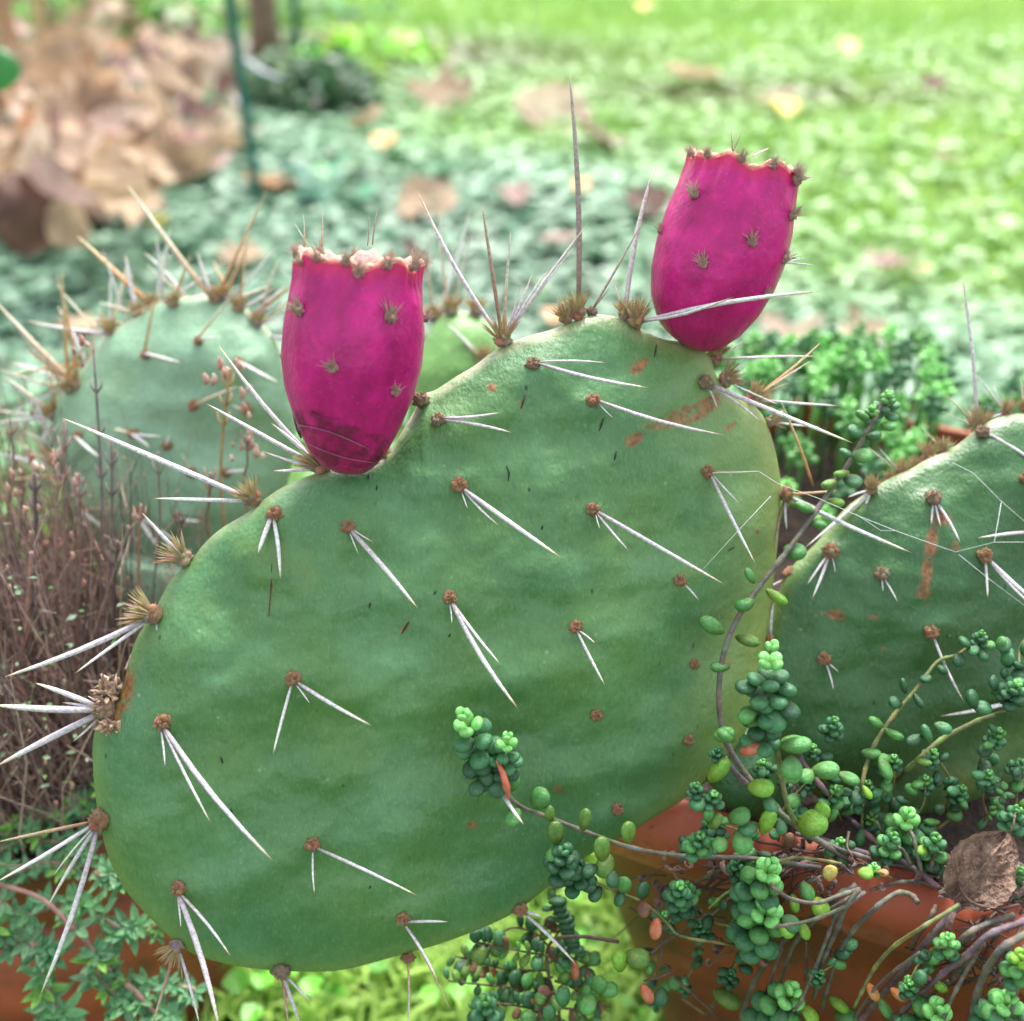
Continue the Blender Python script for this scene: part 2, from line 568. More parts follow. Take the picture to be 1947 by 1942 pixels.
def leaves_mesh(name, x, y, z, size, tilt, col, kind='round', mat=None, fold=0.15):
    n = len(x)
    yaw = rng.random(n) * 2 * np.pi
    if kind == 'round':
        k = 7
        an = np.linspace(0, 2 * np.pi, k, endpoint=False)
        px_ = np.concatenate([[0], np.cos(an) * (1 + 0.18 * np.cos(3 * an))])
        py_ = np.concatenate([[0], np.sin(an)])
        pz_ = np.concatenate([[-fold], 0.12 * np.cos(2 * an)])
        tris = np.array([[0, 1 + i, 1 + (i + 1) % k] for i in range(k)])
    elif kind == 'diamond':
        px_ = np.array([-1, 0, 1, 0.0, 0.05])
        py_ = np.array([0, 0.55, 0, -0.55, 0])
        pz_ = np.array([0.0, 0.12, -0.1, 0.12, -0.08])
        tris = np.array([[0, 4, 1], [1, 4, 2], [2, 4, 3], [3, 4, 0]])
    else:  # blade, rises along +z and bends
        px_ = np.array([-0.06, 0.06, -0.05, 0.05, 0.0])
        py_ = np.array([0, 0, 0.18, 0.18, 0.62])
        pz_ = np.array([0, 0, 0.6, 0.6, 0.98])
        tris = np.array([[0, 1, 3], [0, 3, 2], [2, 3, 4]])
    L = np.stack([px_, py_, pz_], 1)[None] * size[:, None, None]
    # tilt about local x, then yaw
    ct, st = np.cos(tilt)[:, None], np.sin(tilt)[:, None]
    X = L[..., 0]
    Y = L[..., 1] * ct - L[..., 2] * st
    Z = L[..., 1] * st + L[..., 2] * ct
    cy, sy = np.cos(yaw)[:, None], np.sin(yaw)[:, None]
    V = np.stack([X * cy - Y * sy + x[:, None], X * sy + Y * cy + y[:, None], Z + z[:, None]], -1)
    nv = L.shape[1]
    Fa = (tris[None] + (np.arange(n) * nv)[:, None, None]).reshape(-1, 3)
    C = np.repeat(col[:, None, :], nv, 1).reshape(-1, 3)
    me = np_mesh(name, mat, V.reshape(-1, 3), Fa, C, smooth=False)
    return me


def mixcol(a, b, t):
    a, b = np.array(a), np.array(b)
    return a[None] * (1 - t[:, None]) + b[None] * t[:, None]


POT_L = Vector((-0.215, 0.365, 0))

# low round-leaved creeper (cool blue-green), denser on the near left, thinning into the lawn
n = 135000
x, y = scatter(n, 0.05, 3.3, 0.8)
lw = lawnness(x, y)
keep = rng.random(n) > lw * 0.88
x, y, lw = x[keep], y[keep], lw[keep]
n = len(x)
patch = 0.5 + 0.5 * np.sin(4.3 * x + 2 * np.sin(3.1 * y)) * np.cos(5.1 * y + 1.5 * np.sin(2.7 * x))
near = np.clip((1.0 - y) / 0.35, 0, 1)
keep = rng.random(n) > near * 0.75
x, y, lw, patch, near = x[keep], y[keep], lw[keep], patch[keep], near[keep]
n = len(x)
col = mixcol((0.15, 0.30, 0.18), (0.22, 0.39, 0.27), rng.random(n))
col = col * (0.78 + 0.35 * patch[:, None]) * (0.8 + 0.4 * rng.random((n, 1)))
col = col * (1 - lw[:, None]) + np.array([0.26, 0.48, 0.14])[None] * (0.85 + 0.3 * rng.random((n, 1))) * lw[:, None]
col = col * (1 - near[:, None]) + np.array([0.15, 0.48, 0.05])[None] * (0.5 + 0.9 * rng.random((n, 1))) * near[:, None]
bare = bare_(x, y)[:, None]
col = col * (1 - 0.8 * bare) + np.array([0.26, 0.2, 0.17])[None] * 0.8 * bare
z = 0.004 + 0.03 * rng.random(n) ** 1.5 + 0.02 * patch
me = leaves_mesh('creeping_ground_cover', x, y, z, (0.0065 + 0.007 * rng.random(n) + 0.002 * (y > 1.4)) * (1 - 0.5 * near), rng.normal(0, 0.32, n), col,
                 'round', M_cover)
tag(link('ground_cover', me), 'low round leaved blue green creeper carpeting the ground behind the cactus', 'ground cover', kind='stuff')

# yellow-green lawn grass on the right and further back
n = 270000
x, y = scatter(n, 0.05, 7.5, 0.85)
x2, y2 = scatter(60000, 0.05, 1.1, 1.0)
x, y = np.concatenate([x, x2]), np.concatenate([y, y2])
n = len(x)
lw = lawnness(x, y)
lw = np.maximum(lw, np.clip((1.05 - y) / 0.25, 0, 1) * 0.95)
keep = rng.random(n) < lw + 0.05
x, y, lw = x[keep], y[keep], lw[keep]
n = len(x)
patch = 0.5 + 0.5 * np.sin(2.3 * x + 1.9 * np.sin(1.7 * y)) * np.cos(2.1 * y + 1.5 * np.sin(1.9 * x))
col = mixcol((0.24, 0.46, 0.08), (0.38, 0.58, 0.13), np.clip(patch + rng.normal(0, 0.25, n), 0, 1)) * (0.75 + 0.45 * rng.random((n, 1)))
bare = bare_(x, y)[:, None]
col = col * (1 - 0.85 * bare) + np.array([0.24, 0.18, 0.14])[None] * 0.85 * bare
me = leaves_mesh('lawn_grass', x, y, np.zeros(n), 0.022 + 0.028 * rng.random(n) + 0.008 * (y > 3), rng.normal(0, 0.5, n) - 0.2, col,
                 'blade', M_grass)
tag(link('grass', me), 'short bright yellow green lawn grass behind the cactus', 'grass', kind='stuff')

n = 11000
x, y = scatter(n, 1.2, 7.5, 0.8)
lw = lawnness(x, y)
keep = rng.random(n) < lw
x, y = x[keep], y[keep]
n = len(x)
patch = 0.5 + 0.5 * np.sin(3.3 * x + 1.9 * np.sin(2.7 * y)) * np.cos(3.1 * y)
col = mixcol((0.26, 0.50, 0.16), (0.38, 0.60, 0.16), np.clip(patch + rng.normal(0, 0.2, n), 0, 1)) * (0.85 + 0.3 * rng.random((n, 1)))
me = leaves_mesh('lawn_clover', x, y, 0.012 + 0.018 * rng.random(n), 0.011 + 0.010 * rng.random(n), rng.normal(0, 0.4, n), col,
                 'round', M_cover)
tag(link('clover', me), 'pale green clover leaves mixed through the lawn grass', 'clover', kind='stuff')


# ------------------------------------------------------------------ dry leaves
def dry_leaf_mesh(name, seed, lobes=0, curl=1.0, c_a=(0.45, 0.27, 0.14), c_b=(0.25, 0.12, 0.06), mat=None):
    r = random.Random(seed)
    nu, nv = 14, 9
    vs, fs, cs = [], [], []
    b1, b2, b3 = r.uniform(0.2, 0.9) * curl, r.uniform(-0.7, 0.7) * curl, r.uniform(0.2, 1.0) * curl
    for i in range(nu + 1):
        u = i / nu
        w = 0.42 * math.sin(math.pi * min(1, u * 0.97 + 0.02)) ** 0.7 * (1.15 - 0.45 * u)
        if lobes: w *= 1 + 0.35 * math.cos(u * lobes * 2 * math.pi)
        for j in range(nv + 1):
            s_ = (j / nv) * 2 - 1
            xx = (u - 0.5)
            yy = s_ * w
            zz = b1 * yy * yy * 1.8 + b3 * (u - 0.5) ** 2 * 0.9 + b2 * xx * yy + 0.05 * noise.noise(Vector((u * 4, s_ * 2.5, seed * 1.7)))
            zz += 0.012 * abs(s_) * math.cos(u * 44)
            vs.append(Vector((xx, yy, zz)))
            k = 0.5 + 0.9 * noise.noise(Vector((u * 3, s_ * 2, seed * 3.3)))
            k = min(1, max(0, k))
            if abs(s_) < 0.13: k = min(1, k + 0.35)
            c = tuple(a * k + b * (1 - k) for a, b in zip(c_a, c_b))
            cs.append(c)
    for i in range(nu):
        for j in range(nv):
            a = i * (nv + 1) + j
            fs.append((a, a + 1, a + nv + 2, a + nv + 1))
    mb = MB()
    mb.add(vs, fs, cs)
    mb.tube([(-0.5, 0, 0.1), (-0.62, 0.02, 0.13), (-0.75, 0.05, 0.1)], [0.012, 0.010, 0.008], 5, c_b)
    return mb.mesh(name, mat or M_dry)


TAN = ((0.60, 0.43, 0.29), (0.38, 0.25, 0.16))
PALE = ((0.78, 0.62, 0.48), (0.58, 0.40, 0.29))
PINK = ((0.58, 0.40, 0.36), (0.42, 0.26, 0.24))
ORNG = ((0.6, 0.31, 0.14), (0.4, 0.18, 0.08))
DARK = ((0.2, 0.10, 0.075), (0.10, 0.05, 0.04))
LM = {}
for nm, (a, b) in (('tan', TAN), ('pale', PALE), ('pink', PINK), ('orange', ORNG), ('dark', DARK)):
    LM[nm] = [dry_leaf_mesh('dry_leaf_' + nm, 10 * len(LM) + k, lobes=(0, 2, 0, 3)[k], curl=(0.6, 1.0, 1.3, 0.8)[k], c_a=a, c_b=b)
              for k in range(4)]


def put_leaf(name, kind, px, py, size_px, label, cat='leaf', group=None, lift=0.05, flat=0.35, yaw=None):
    p = GND(px, py + 0.18 * size_px, lift)
    sz = 1.15 * size_px / F0 * gd(px, py)
    q = Matrix.Rotation(yaw if yaw is not None else random.uniform(0, 6.28), 3, 'Z') @ \
        Matrix.Rotation(random.gauss(0, flat), 3, 'X') @ Matrix.Rotation(random.gauss(0, flat), 3, 'Y')
    o = link(name, LM[kind][0] if size_px == 112 else random.choice(LM[kind]), None, p - Vector((0, 0, sz * 0.02)), q, (sz, sz, sz))
    return tag(o, label, cat, group)


for k, px, py, sz, lab in (
    ('pale', 1048, 190, 112, 'large pale tan curled dead leaf lying on the ground cover behind the tallest spine'),
    ('tan', 838, 160, 100, 'curled tan dead leaf arched over the bright weeds on the lawn edge'),
    ('dark', 1135, 242, 90, 'dark brown pointed dead leaf just right of the large pale curled leaf'),
    ('tan', 1322, 125, 95, 'brown dead leaf lying above and left of the yellow fallen leaf'),
    ('dark', 1775, 148, 45, 'small dark brown dead leaf on the far bright lawn at the upper right'),
    ('dark', 1805, 288, 55, 'dark brown leaf scrap on the lawn right of the taller fruit'),
    ('pink', 1688, 490, 85, 'pinkish white dead leaf with upturned tip on the lawn right of the higher fruit'),
    ('pale', 1500, 630, 115, 'broad pale tan dead leaf beside the lower end of the higher fruit'),
    ('tan', 1650, 632, 130, 'flat pinkish brown dead leaf right of the broad pale tan leaf'),
    ('tan', 808, 366, 105, 'tan dead leaf lying in the creeper above the left fruit'),
    ('dark', 1228, 378, 85, 'dark brown dead leaf upright behind the white spine left of the higher fruit'),
    ('pink', 1068, 445, 60, 'small dull pink dead leaf half sunk in the creeper behind the tall grey spine'),
    ('dark', 790, 475, 70, 'dark reddish brown dead leaf just right of the left fruit crown'),
    ('tan', 458, 470, 80, 'tan dead leaf in the creeper between the orange spines and the left fruit'),
    ('orange', 520, 332, 85, 'orange tan dead leaf at the foot of the green stake'),
    ('pink', 975, 362, 65, 'small dull pink dead leaf behind the long spines of the middle areole'),
    ('pink', 190, 405, 80, 'narrow lilac white dead leaf below the heap of brown leaves'),
    ('tan', 150, 605, 70, 'brown dead leaf behind the spines of the rear left pad'),
    ('tan', 700, 215, 70, 'tan dead leaf under the bright green weeds'),
    ('pale', 1480, 175, 60, 'thin pale straw coloured leaf scrap above the yellow fallen leaf'),
    ('orange', 1745, 505, 45, 'small orange brown leaf scrap right of the pinkish white leaf'),
):
    put_leaf('dead_leaf', k, px, py, sz, lab, 'dead leaf')


def petal(px, py, sz, col, label, cat='petal'):
    mb = MB()
    p = GND(px, py, 0.055)
    s_ = sz / F0 * gd(px, py) / 2
    n_ = 12
    vs, fs = [p + Vector((0, 0, -0.15 * s_))], []
    for i in range(n_):
        a = 2 * math.pi * i / n_
        rr = s_ * (1 + 0.15 * math.sin(2 * a + px))
        vs.append(p + Vector((math.cos(a) * rr, math.sin(a) * rr * 1.15, 0.25 * s_ * math.cos(2 * a) + 0.35 * s_ * math.sin(a))))
    for i in range(n_): fs.append((0, 1 + i, 1 + (i + 1) % n_))
    mb.add([v - p for v in vs], fs, col)
    me = mb.mesh('petal', M_petal)
    return tag(link('fallen_petal', me, None, p), label, cat)


petal(1492, 198, 44, (0.85, 0.62, 0.05), 'round bright yellow fallen leaf on the lawn above the higher fruit', 'fallen leaf')
petal(730, 264, 38, (0.85, 0.36, 0.08), 'small orange fallen leaf on the creeper left of centre', 'fallen leaf')
petal(1105, 350, 36, (0.85, 0.38, 0.10), 'small orange fallen leaf just right of the tall grey spine', 'fallen leaf')
petal(1052, 596, 34, (0.75, 0.36, 0.16), 'small orange fallen leaf close above the main pad', 'fallen leaf')
petal(1612, 82, 34, (0.8, 0.48, 0.2), 'small apricot fallen leaf far off on the bright lawn', 'fallen leaf')
petal(1222, 8, 26, (0.85, 0.68, 0.1), 'tiny yellow fallen leaf at the top edge of the lawn', 'fallen leaf')
petal(113, 428, 34, (0.72, 0.62, 0.04), 'yellow fallen leaf below the brown leaf heap at far left', 'fallen leaf')
petal(302, 417, 28, (0.72, 0.6, 0.04), 'small yellow fallen leaf behind the tall cream spine', 'fallen leaf')

# the heap of dead leaves at upper left
for i in range(360):
    px = random.uniform(-120, 470)
    py = random.uniform(20, 440)
    if px > 300 and py > 330: continue
    if px > 150 and py > 390: continue
    if random.random() > 1.15 - 0.55 * max(0, (px - 250) / 220): continue
    kind = random.choices(['tan', 'pale', 'pink', 'orange', 'dark'], [8, 4.0, 1.8, 0.9, 1.2])[0]
    h = 0.02 + 0.16 * max(0, 1 - abs(px - 130) / 380) * random.random()
    p = GND(px, py, h)
    sz = random.uniform(0.045, 0.115)
    q = Matrix.Rotation(random.uniform(0, 6.28), 3, 'Z') @ Matrix.Rotation(random.gauss(0, 0.6), 3, 'X') @ Matrix.Rotation(random.gauss(0, 0.6), 3, 'Y')
    tag(link('heaped_leaf', random.choice(LM[kind]), None, p, q, (sz, sz * 1.15, sz)),
        {'tan': 'tan brown', 'pale': 'pale cream', 'pink': 'pinkish', 'orange': 'orange', 'dark': 'dark brown'}[kind] + ' curled dead leaf in the heap at the upper left', 'dead leaf',
        kind + ' dead leaves heaped at the upper left')


# pale reed stalks standing in the heap, and slender green weed stems
def stalk(name, pts, r0, r1, col, label, cat, mat=M_drystem, leaves=0):
    base = Vector(pts[0])
    t = empty(name, base, label, cat)
    mb = MB()
    sp = [Vector(p) for p in spline([tuple(p) for p in pts], 10)]
    mb.tube(sp, [r0 + (r1 - r0) * i / 9 for i in range(10)], 8, col)
    mb.build('stem', mat, t)
    for k in range(leaves):
        i = 3 + (k * 2) % 6
        p = sp[i]
        q = Matrix.Rotation(random.uniform(0, 6.28), 3, 'Z') @ Matrix.Rotation(random.uniform(-0.9, 0.9), 3, 'X')
        s_ = random.uniform(0.05, 0.1)
        link('leaf', random.choice(LM['tan' if k % 2 else 'pale']), t, p + Vector((0, 0, 0)), q, (s_, s_ * 0.6, s_))
    return t


def up_from(px, py, h, lean=0.0, bend=0.0):
    b = GND(px, py)
    return [b, b + Vector((lean * 0.5 + bend, 0, h * 0.5)), b + Vector((lean, 0.0, h))]


stalk('dry_reed', up_from(18, 165, 0.55, 0.02), 0.012, 0.008, (0.5, 0.36, 0.22), 'thick tan dry stalk rising out of the top left corner', 'dry stalk', leaves=3)
stalk('dry_reed', up_from(55, 190, 0.6, -0.03), 0.016, 0.010, (0.45, 0.26, 0.14), 'second tan dry stalk from the left edge of the heap', 'dry stalk', leaves=4)
stalk('dry_reed', up_from(92, 175, 0.6, 0.05), 0.013, 0.009, (0.55, 0.4, 0.2), 'yellowish dry stalk right of the thick tan pair', 'dry stalk', leaves=3)
stalk('dry_reed', up_from(112, 120, 0.5, 0.0), 0.009, 0.006, (0.3, 0.17, 0.1), 'thin reddish brown stalk standing among the reed stalks', 'dry stalk')
stalk('weed_stem', up_from(240, 118, 0.42, 0.06, 0.015), 0.013, 0.007, (0.20, 0.2, 0.07), 'olive weed stem leaning right behind the leaf heap', 'weed stem')
stalk('weed_stem', up_from(262, 60, 0.4, 0.03, -0.01), 0.008, 0.005, (0.22, 0.16, 0.1), 'thin brown stem just behind the olive weed stem', 'weed stem')


# broad-leaved weeds: dark bush, bright tufts, pale leaves
def bush(name, px, py, rad, hgt, n_, cols, leaf, label, cat):
    b = GND(px, py)
    t = empty(name, b, label, cat)
    st = MB()
    lf = MB()
    for i in range(n_):
        a, u, v = random.uniform(0, 6.28), random.random() ** 0.6, random.random() ** 0.8
        p = b + Vector((math.cos(a) * rad * u, math.sin(a) * rad * u, 0.01 + hgt * v * (1.1 - 0.5 * u)))
        q = Matrix.Rotation(a + random.gauss(0, 0.8), 3, 'Z') @ Matrix.Rotation(random.gauss(0.2, 0.5), 3, 'Y') @ Matrix.Rotation(random.gauss(0, 0.4), 3, 'X')
        s_ = leaf * random.uniform(0.6, 1.2)
        c = random.choice(cols)
        c = tuple(x * random.uniform(0.7, 1.3) for x in c)
        pts = [(0, 0, 0), (0.35, 0.36, 0.08), (0.35, 0, -0.02), (0.35, -0.36, 0.08), (0.75, 0.26, 0.05), (0.75, 0, -0.04), (0.75, -0.26, 0.05), (1, 0, -0.12)]
        lf.add([p + q @ (Vector(w) * s_) for w in pts], [(0, 2, 1), (0, 3, 2), (1, 2, 5, 4), (2, 3, 6, 5), (4, 5, 7), (5, 6, 7)], c)
        if i % 6 == 0:
            st.tube([b, (b + p) / 2 + Vector((0, 0, 0.01)), p], [0.0025, 0.002, 0.001], 4, (0.1, 0.16, 0.05))
    st.build('stems', M_drystem, t)
    o = lf.build('foliage', M_cover, t)
    return t


bush('leafy_bush', 598, 232, 0.13, 0.135, 300, [(0.015, 0.075, 0.02), (0.03, 0.12, 0.035), (0.06, 0.18, 0.07)], 0.045,
     'dark green leafy weed clump right of the green stake', 'bush')
bush('bright_weed', 700, 150, 0.16, 0.11, 150, [(0.22, 0.55, 0.02), (0.3, 0.6, 0.04)], 0.05,
     'vivid yellow green weed clump right of the dark leafy clump', 'weed')
bush('pale_weed', 635, 410, 0.09, 0.05, 50, [(0.22, 0.42, 0.28), (0.3, 0.48, 0.35)], 0.065,
     'patch of pale blue green broad leaves behind the left fruit', 'weed')
bush('green_weed', 150, 390, 0.10, 0.06, 60, [(0.06, 0.24, 0.06), (0.12, 0.34, 0.1)], 0.045,
     'green weed patch at the foot of the brown leaf heap', 'weed')
bush('bright_weed', 240, 70, 0.5, 0.3, 420, [(0.16, 0.4, 0.08), (0.3, 0.5, 0.16), (0.4, 0.5, 0.25)], 0.06,
     'pale green weeds growing behind the brown leaf heap', 'weed')
bush('green_weed', 590, 40, 0.25, 0.05, 120, [(0.14, 0.35, 0.16), (0.2, 0.42, 0.2)], 0.05,
     'low green weeds around the foot of the sapling', 'weed')

# big leaf poking in at the left edge
t = empty('broad_leaf_shoot', P(-60, 200, 0.9), 'smooth deep green oval leaf poking in from the left edge', 'leaf')
mb = MB()
c0 = P(-12, 128, 0.9)
vs, fs = [], []
for i in range(13):
    for j in range(5):
        u, s_ = i / 12, j / 2 - 1
        w = 0.020 * math.sin(math.pi * max(0.02, min(0.98, u))) ** 0.6
        vs.append(c0 + UP * ((u - 0.5) * -0.036) + RIGHT * (s_ * w) + FWD * (0.006 * s_ * s_ * 1))
for i in range(12):
    for j in range(4):
        a = i * 5 + j
        fs.append((a, a + 1, a + 6, a + 5))
mb.add(vs, fs, (0.035, 0.22, 0.04))
mb.build('leaf', M_cover, t)
mb = MB()
mb.tube([P(-60, 200, 0.9), P(-35, 175, 0.9), P(-14, 150, 0.901)], [0.002, 0.0015, 0.001], 5, (0.1, 0.2, 0.05))
mb.build('stem', M_drystem, t)

# ------------------------------------------------------------------ stakes, sapling, twig
b1 = GND(496, 425)
top = P(455, -60, b1.y / CT * 0.93)
t = empty('garden_stake', b1, 'dark green coated garden stake with pale ties standing behind the rear cactus', 'garden stake')
mb = MB()
tt = b1 + Vector((-0.016, 0.02, 0.75))
pts = [b1.lerp(tt, k / 16) for k in range(17)]
mb.tube(pts, [0.0078] * 17, 10, (1, 1, 1))
for k in range(1, 30):
    p = b1.lerp(tt, k / 30)
    mb.blob(p + Vector((0.006, -0.003, 0)), 0.0025, 6, 4)
mb.build('pole', M_stake, t)
for (sx, sy, ex, ey) in ((455, 105, 535, 150), (478, 212, 440, 178), (470, 120, 440, 95), (488, 300, 470, 265)):
    d = (b1 - CAM).dot(FWD) - 0.02
    mb = MB()
    p0, p1 = P(sx, sy, d), P(ex, ey, d + 0.02)
    mid = (p0 + p1) / 2 + UP * -0.006
    mb.tube([Vector(v) for v in spline([tuple(p0), tuple(mid), tuple(p1)], 7)], [0.004, 0.006, 0.007, 0.006, 0.006, 0.004, 0.002], 6, flat=0.5)
    mb.build('tie', M_tie, t)
b2 = GND(572, 118)
t = empty('garden_stake', b2, 'thinner far green stake standing right of the sapling trunk', 'garden stake')
mb = MB()
mb.tube([b2 + Vector((-0.02, 0, 0.9)) * (k / 8) for k in range(9)], [0.011] * 9, 8)
mb.build('pole', M_stake, t)
b3 = GND(508, 128)
t = empty('sapling_tree', b3, 'slim brown sapling trunk standing between the two green stakes', 'tree')
mb = MB()
mb.tube([b3 + Vector((0.006 * math.sin(k), 0, 0.13 * k - 0.02)) for k in range(12)], [0.036 - 0.0012 * k + (0.012 if k == 0 else 0) for k in range(12)], 12)
mb.build('trunk', M_bark, t)
lf = MB()
br = MB()
for k in range(7):
    a = k * 2.4
    p0 = b3 + Vector((0, 0, 0.85 + 0.09 * k))
    p1 = p0 + Vector((math.cos(a) * 0.35, math.sin(a) * 0.35 + 0.3, 0.35))
    br.tube([p0, (p0 + p1) / 2 + Vector((0, 0, 0.04)), p1], [0.012, 0.008, 0.003], 6)
    for i in range(40):
        p = p0.lerp(p1, random.uniform(0.3, 1.05)) + Vector((random.gauss(0, 0.06), random.gauss(0, 0.06), random.gauss(0, 0.06)))
        q = Matrix.Rotation(random.uniform(0, 6.28), 3, 'Z') @ Matrix.Rotation(random.gauss(0, 0.6), 3, 'X')
        s_ = random.uniform(0.03, 0.05)
        lf.add([p + q @ (Vector(w) * s_) for w in ((0, 0, 0), (0.5, 0.35, 0.05), (1, 0, 0), (0.5, -0.35, 0.05))], [(0, 1, 2), (0, 2, 3)], (0.12, 0.3, 0.06))
br.build('limbs', M_bark, t)
lf.build('crown', M_cover, t)
pa, pb = GND(565, 92, 0.02), GND(712, 100, 0.02)
mb = MB()
mb.tube([pa, pa.lerp(pb, 0.35) + Vector((0, 0.03, 0.02)), pa.lerp(pb, 0.7) + Vector((0, 0.01, 0.0)), pb], [0.02, 0.017, 0.013, 0.008], 8)
mb.tube([pa.lerp(pb, 0.35) + Vector((0, 0.03, 0.02)), pa.lerp(pb, 0.5) + Vector((0, 0.12, 0.05))], [0.01, 0.004], 6)
tag(mb.build('fallen_branch', M_bark), 'dark fallen branch lying on the ground right of the far green stake', 'branch')
# bare earthy patch with litter bits
mb = MB()
for i in range(130):
    px, py = random.gauss(790, 70), random.gauss(95, 16)
    p = GND(px, py, 0.02)
    q = Matrix.Rotation(random.uniform(0, 6.28), 3, 'Z')
    s_ = random.uniform(0.012, 0.035)
    c = random.choice([(0.3, 0.2, 0.17), (0.18, 0.1, 0.08), (0.42, 0.33, 0.3)])
    mb.add([p + q @ (Vector(w) * s_) for w in ((-1, 0, 0), (0, 0.5, 0.4), (1, 0, 0), (0, -0.5, 0.1))], [(0, 1, 2), (0, 2, 3)], c)
tag(mb.build('leaf_litter', M_petal), 'scattered small brown leaf litter on the lawn beyond the weeds', 'leaf litter', kind='stuff')

# ------------------------------------------------------------------ pots
# long planter at right: rounded rectangle, near long side falls to the right
PL_A = math.atan2(-0.0182, 0.0405)
PLX = Vector((math.cos(PL_A), math.sin(PL_A), 0))
PLY = Vector((-PLX.y, PLX.x, 0))
ZR = 0.25
edge_pt = Vector((0.1208, 0.2125, 0))
corner = edge_pt - PLX * 0.146
PL_L, PL_D = 0.445, 0.33
EDGE_N = -PLY


def rrect(inset, z, rad=0.035, n=8, wob=0.0):
    out = []
    l, r, f, b = inset, PL_L - inset, inset, PL_D - inset
    for (cx, cy, a0) in ((l + rad, f + rad, math.pi), (r - rad, f + rad, 1.5 * math.pi), (r - rad, b - rad, 0), (l + rad, b - rad, 0.5 * math.pi)):
        for k in range(n):
            a = a0 + (math.pi / 2) * k / (n - 1)
            out.append(corner + PLX * (cx + rad * math.cos(a)) + PLY * (cy + rad * math.sin(a)) + Vector((0, 0, z)))
    return out


def loft(loops, close_bottom=True):
    mb = MB()
    n_ = len(loops[0])
    vs = [v for l in loops for v in l]
    fs = []
    for i in range(len(loops) - 1):
        for k in range(n_):
            k2 = (k + 1) % n_
            fs.append((i * n_ + k, i * n_ + k2, (i + 1) * n_ + k2, (i + 1) * n_ + k))
    fs.append(tuple(reversed(range(n_))))
    mb.add(vs, fs)
    return mb


planter = empty('terracotta_planter', corner + PLX * PL_L / 2 + PLY * PL_D / 2,
                'orange terracotta planter at the right, its rim half buried under bare trailing stems', 'planter')
body = loft([rrect(0.066, 0.0), rrect(0.063, 0.012), rrect(0.046, 0.08), rrect(0.031, 0.15), rrect(0.017, ZR - 0.035), rrect(0.014, ZR - 0.028), rrect(0.020, ZR - 0.0275)])
body.build('body', M_terra_shade, planter)
rim = loft([rrect(0.009, ZR - 0.031), rrect(0.0055, ZR - 0.0295), rrect(0.004, ZR - 0.026), rrect(0.0, ZR - 0.013), rrect(0.0008, ZR - 0.0085), rrect(0.0028, ZR - 0.0045), rrect(0.0058, ZR - 0.0015), rrect(0.009, ZR - 0.0002), rrect(0.0105, ZR),
            rrect(0.0115, ZR), rrect(0.0122, ZR - 0.0012), rrect(0.0128, ZR - 0.004), rrect(0.02, ZR - 0.04)])
rim.f.pop()
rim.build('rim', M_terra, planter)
sm = MB()
soil_z = ZR - 0.016
NS = 40
vs = []
for j in range(NS + 1):
    for i in range(NS + 1):
        u, v = i / NS, j / NS
        p = corner + PLX * (0.015 + (PL_L - 0.03) * u) + PLY * (0.015 + (PL_D - 0.03) * v)
        p.z = soil_z + 0.006 * noise.noise(Vector((u * 14, v * 9, 0)))
        vs.append(p)
fs = []
for j in range(NS):
    for i in range(NS):
        a = j * (NS + 1) + i
        fs.append((a, a + 1, a + NS + 2, a + NS + 1))
sm.add(vs, fs)
sm.build('soil', M_soil, planter)

# round pot at left
pot = empty('terracotta_pot', POT_L, 'round terracotta pot at the lower left under the small leaved creeping herb', 'flower pot')


def ring(r, z, n=56):
    return [POT_L + Vector((math.cos(2 * math.pi * k / n) * r, math.sin(2 * math.pi * k / n) * r, z)) for k in range(n)]


PZ = 0.19
loft([ring(0.068, 0), ring(0.070, 0.01), ring(0.080, 0.08), ring(0.092, PZ - 0.032), ring(0.09, PZ - 0.0318)]).build('body', M_pot, pot)
r_ = loft([ring(0.0925, PZ - 0.033), ring(0.0965, PZ - 0.032), ring(0.098, PZ - 0.028), ring(0.100, PZ - 0.004), ring(0.099, PZ - 0.001), ring(0.096, PZ), ring(0.091, PZ), ring(0.089, PZ - 0.003), ring(0.086, PZ - 0.05)])
r_.f.pop()
r_.build('rim', M_pot, pot)
mb = MB()
vs = [POT_L + Vector((0, 0, PZ - 0.008))]
fs = []
for k in range(40):
    a = 2 * math.pi * k / 40
    vs.append(POT_L + Vector((math.cos(a) * 0.09, math.sin(a) * 0.09, PZ - 0.016)))
for k in range(40): fs.append((0, 1 + k, 1 + (k + 1) % 40))
mb.add(vs, fs)
mb.build('soil', M_soil, pot)


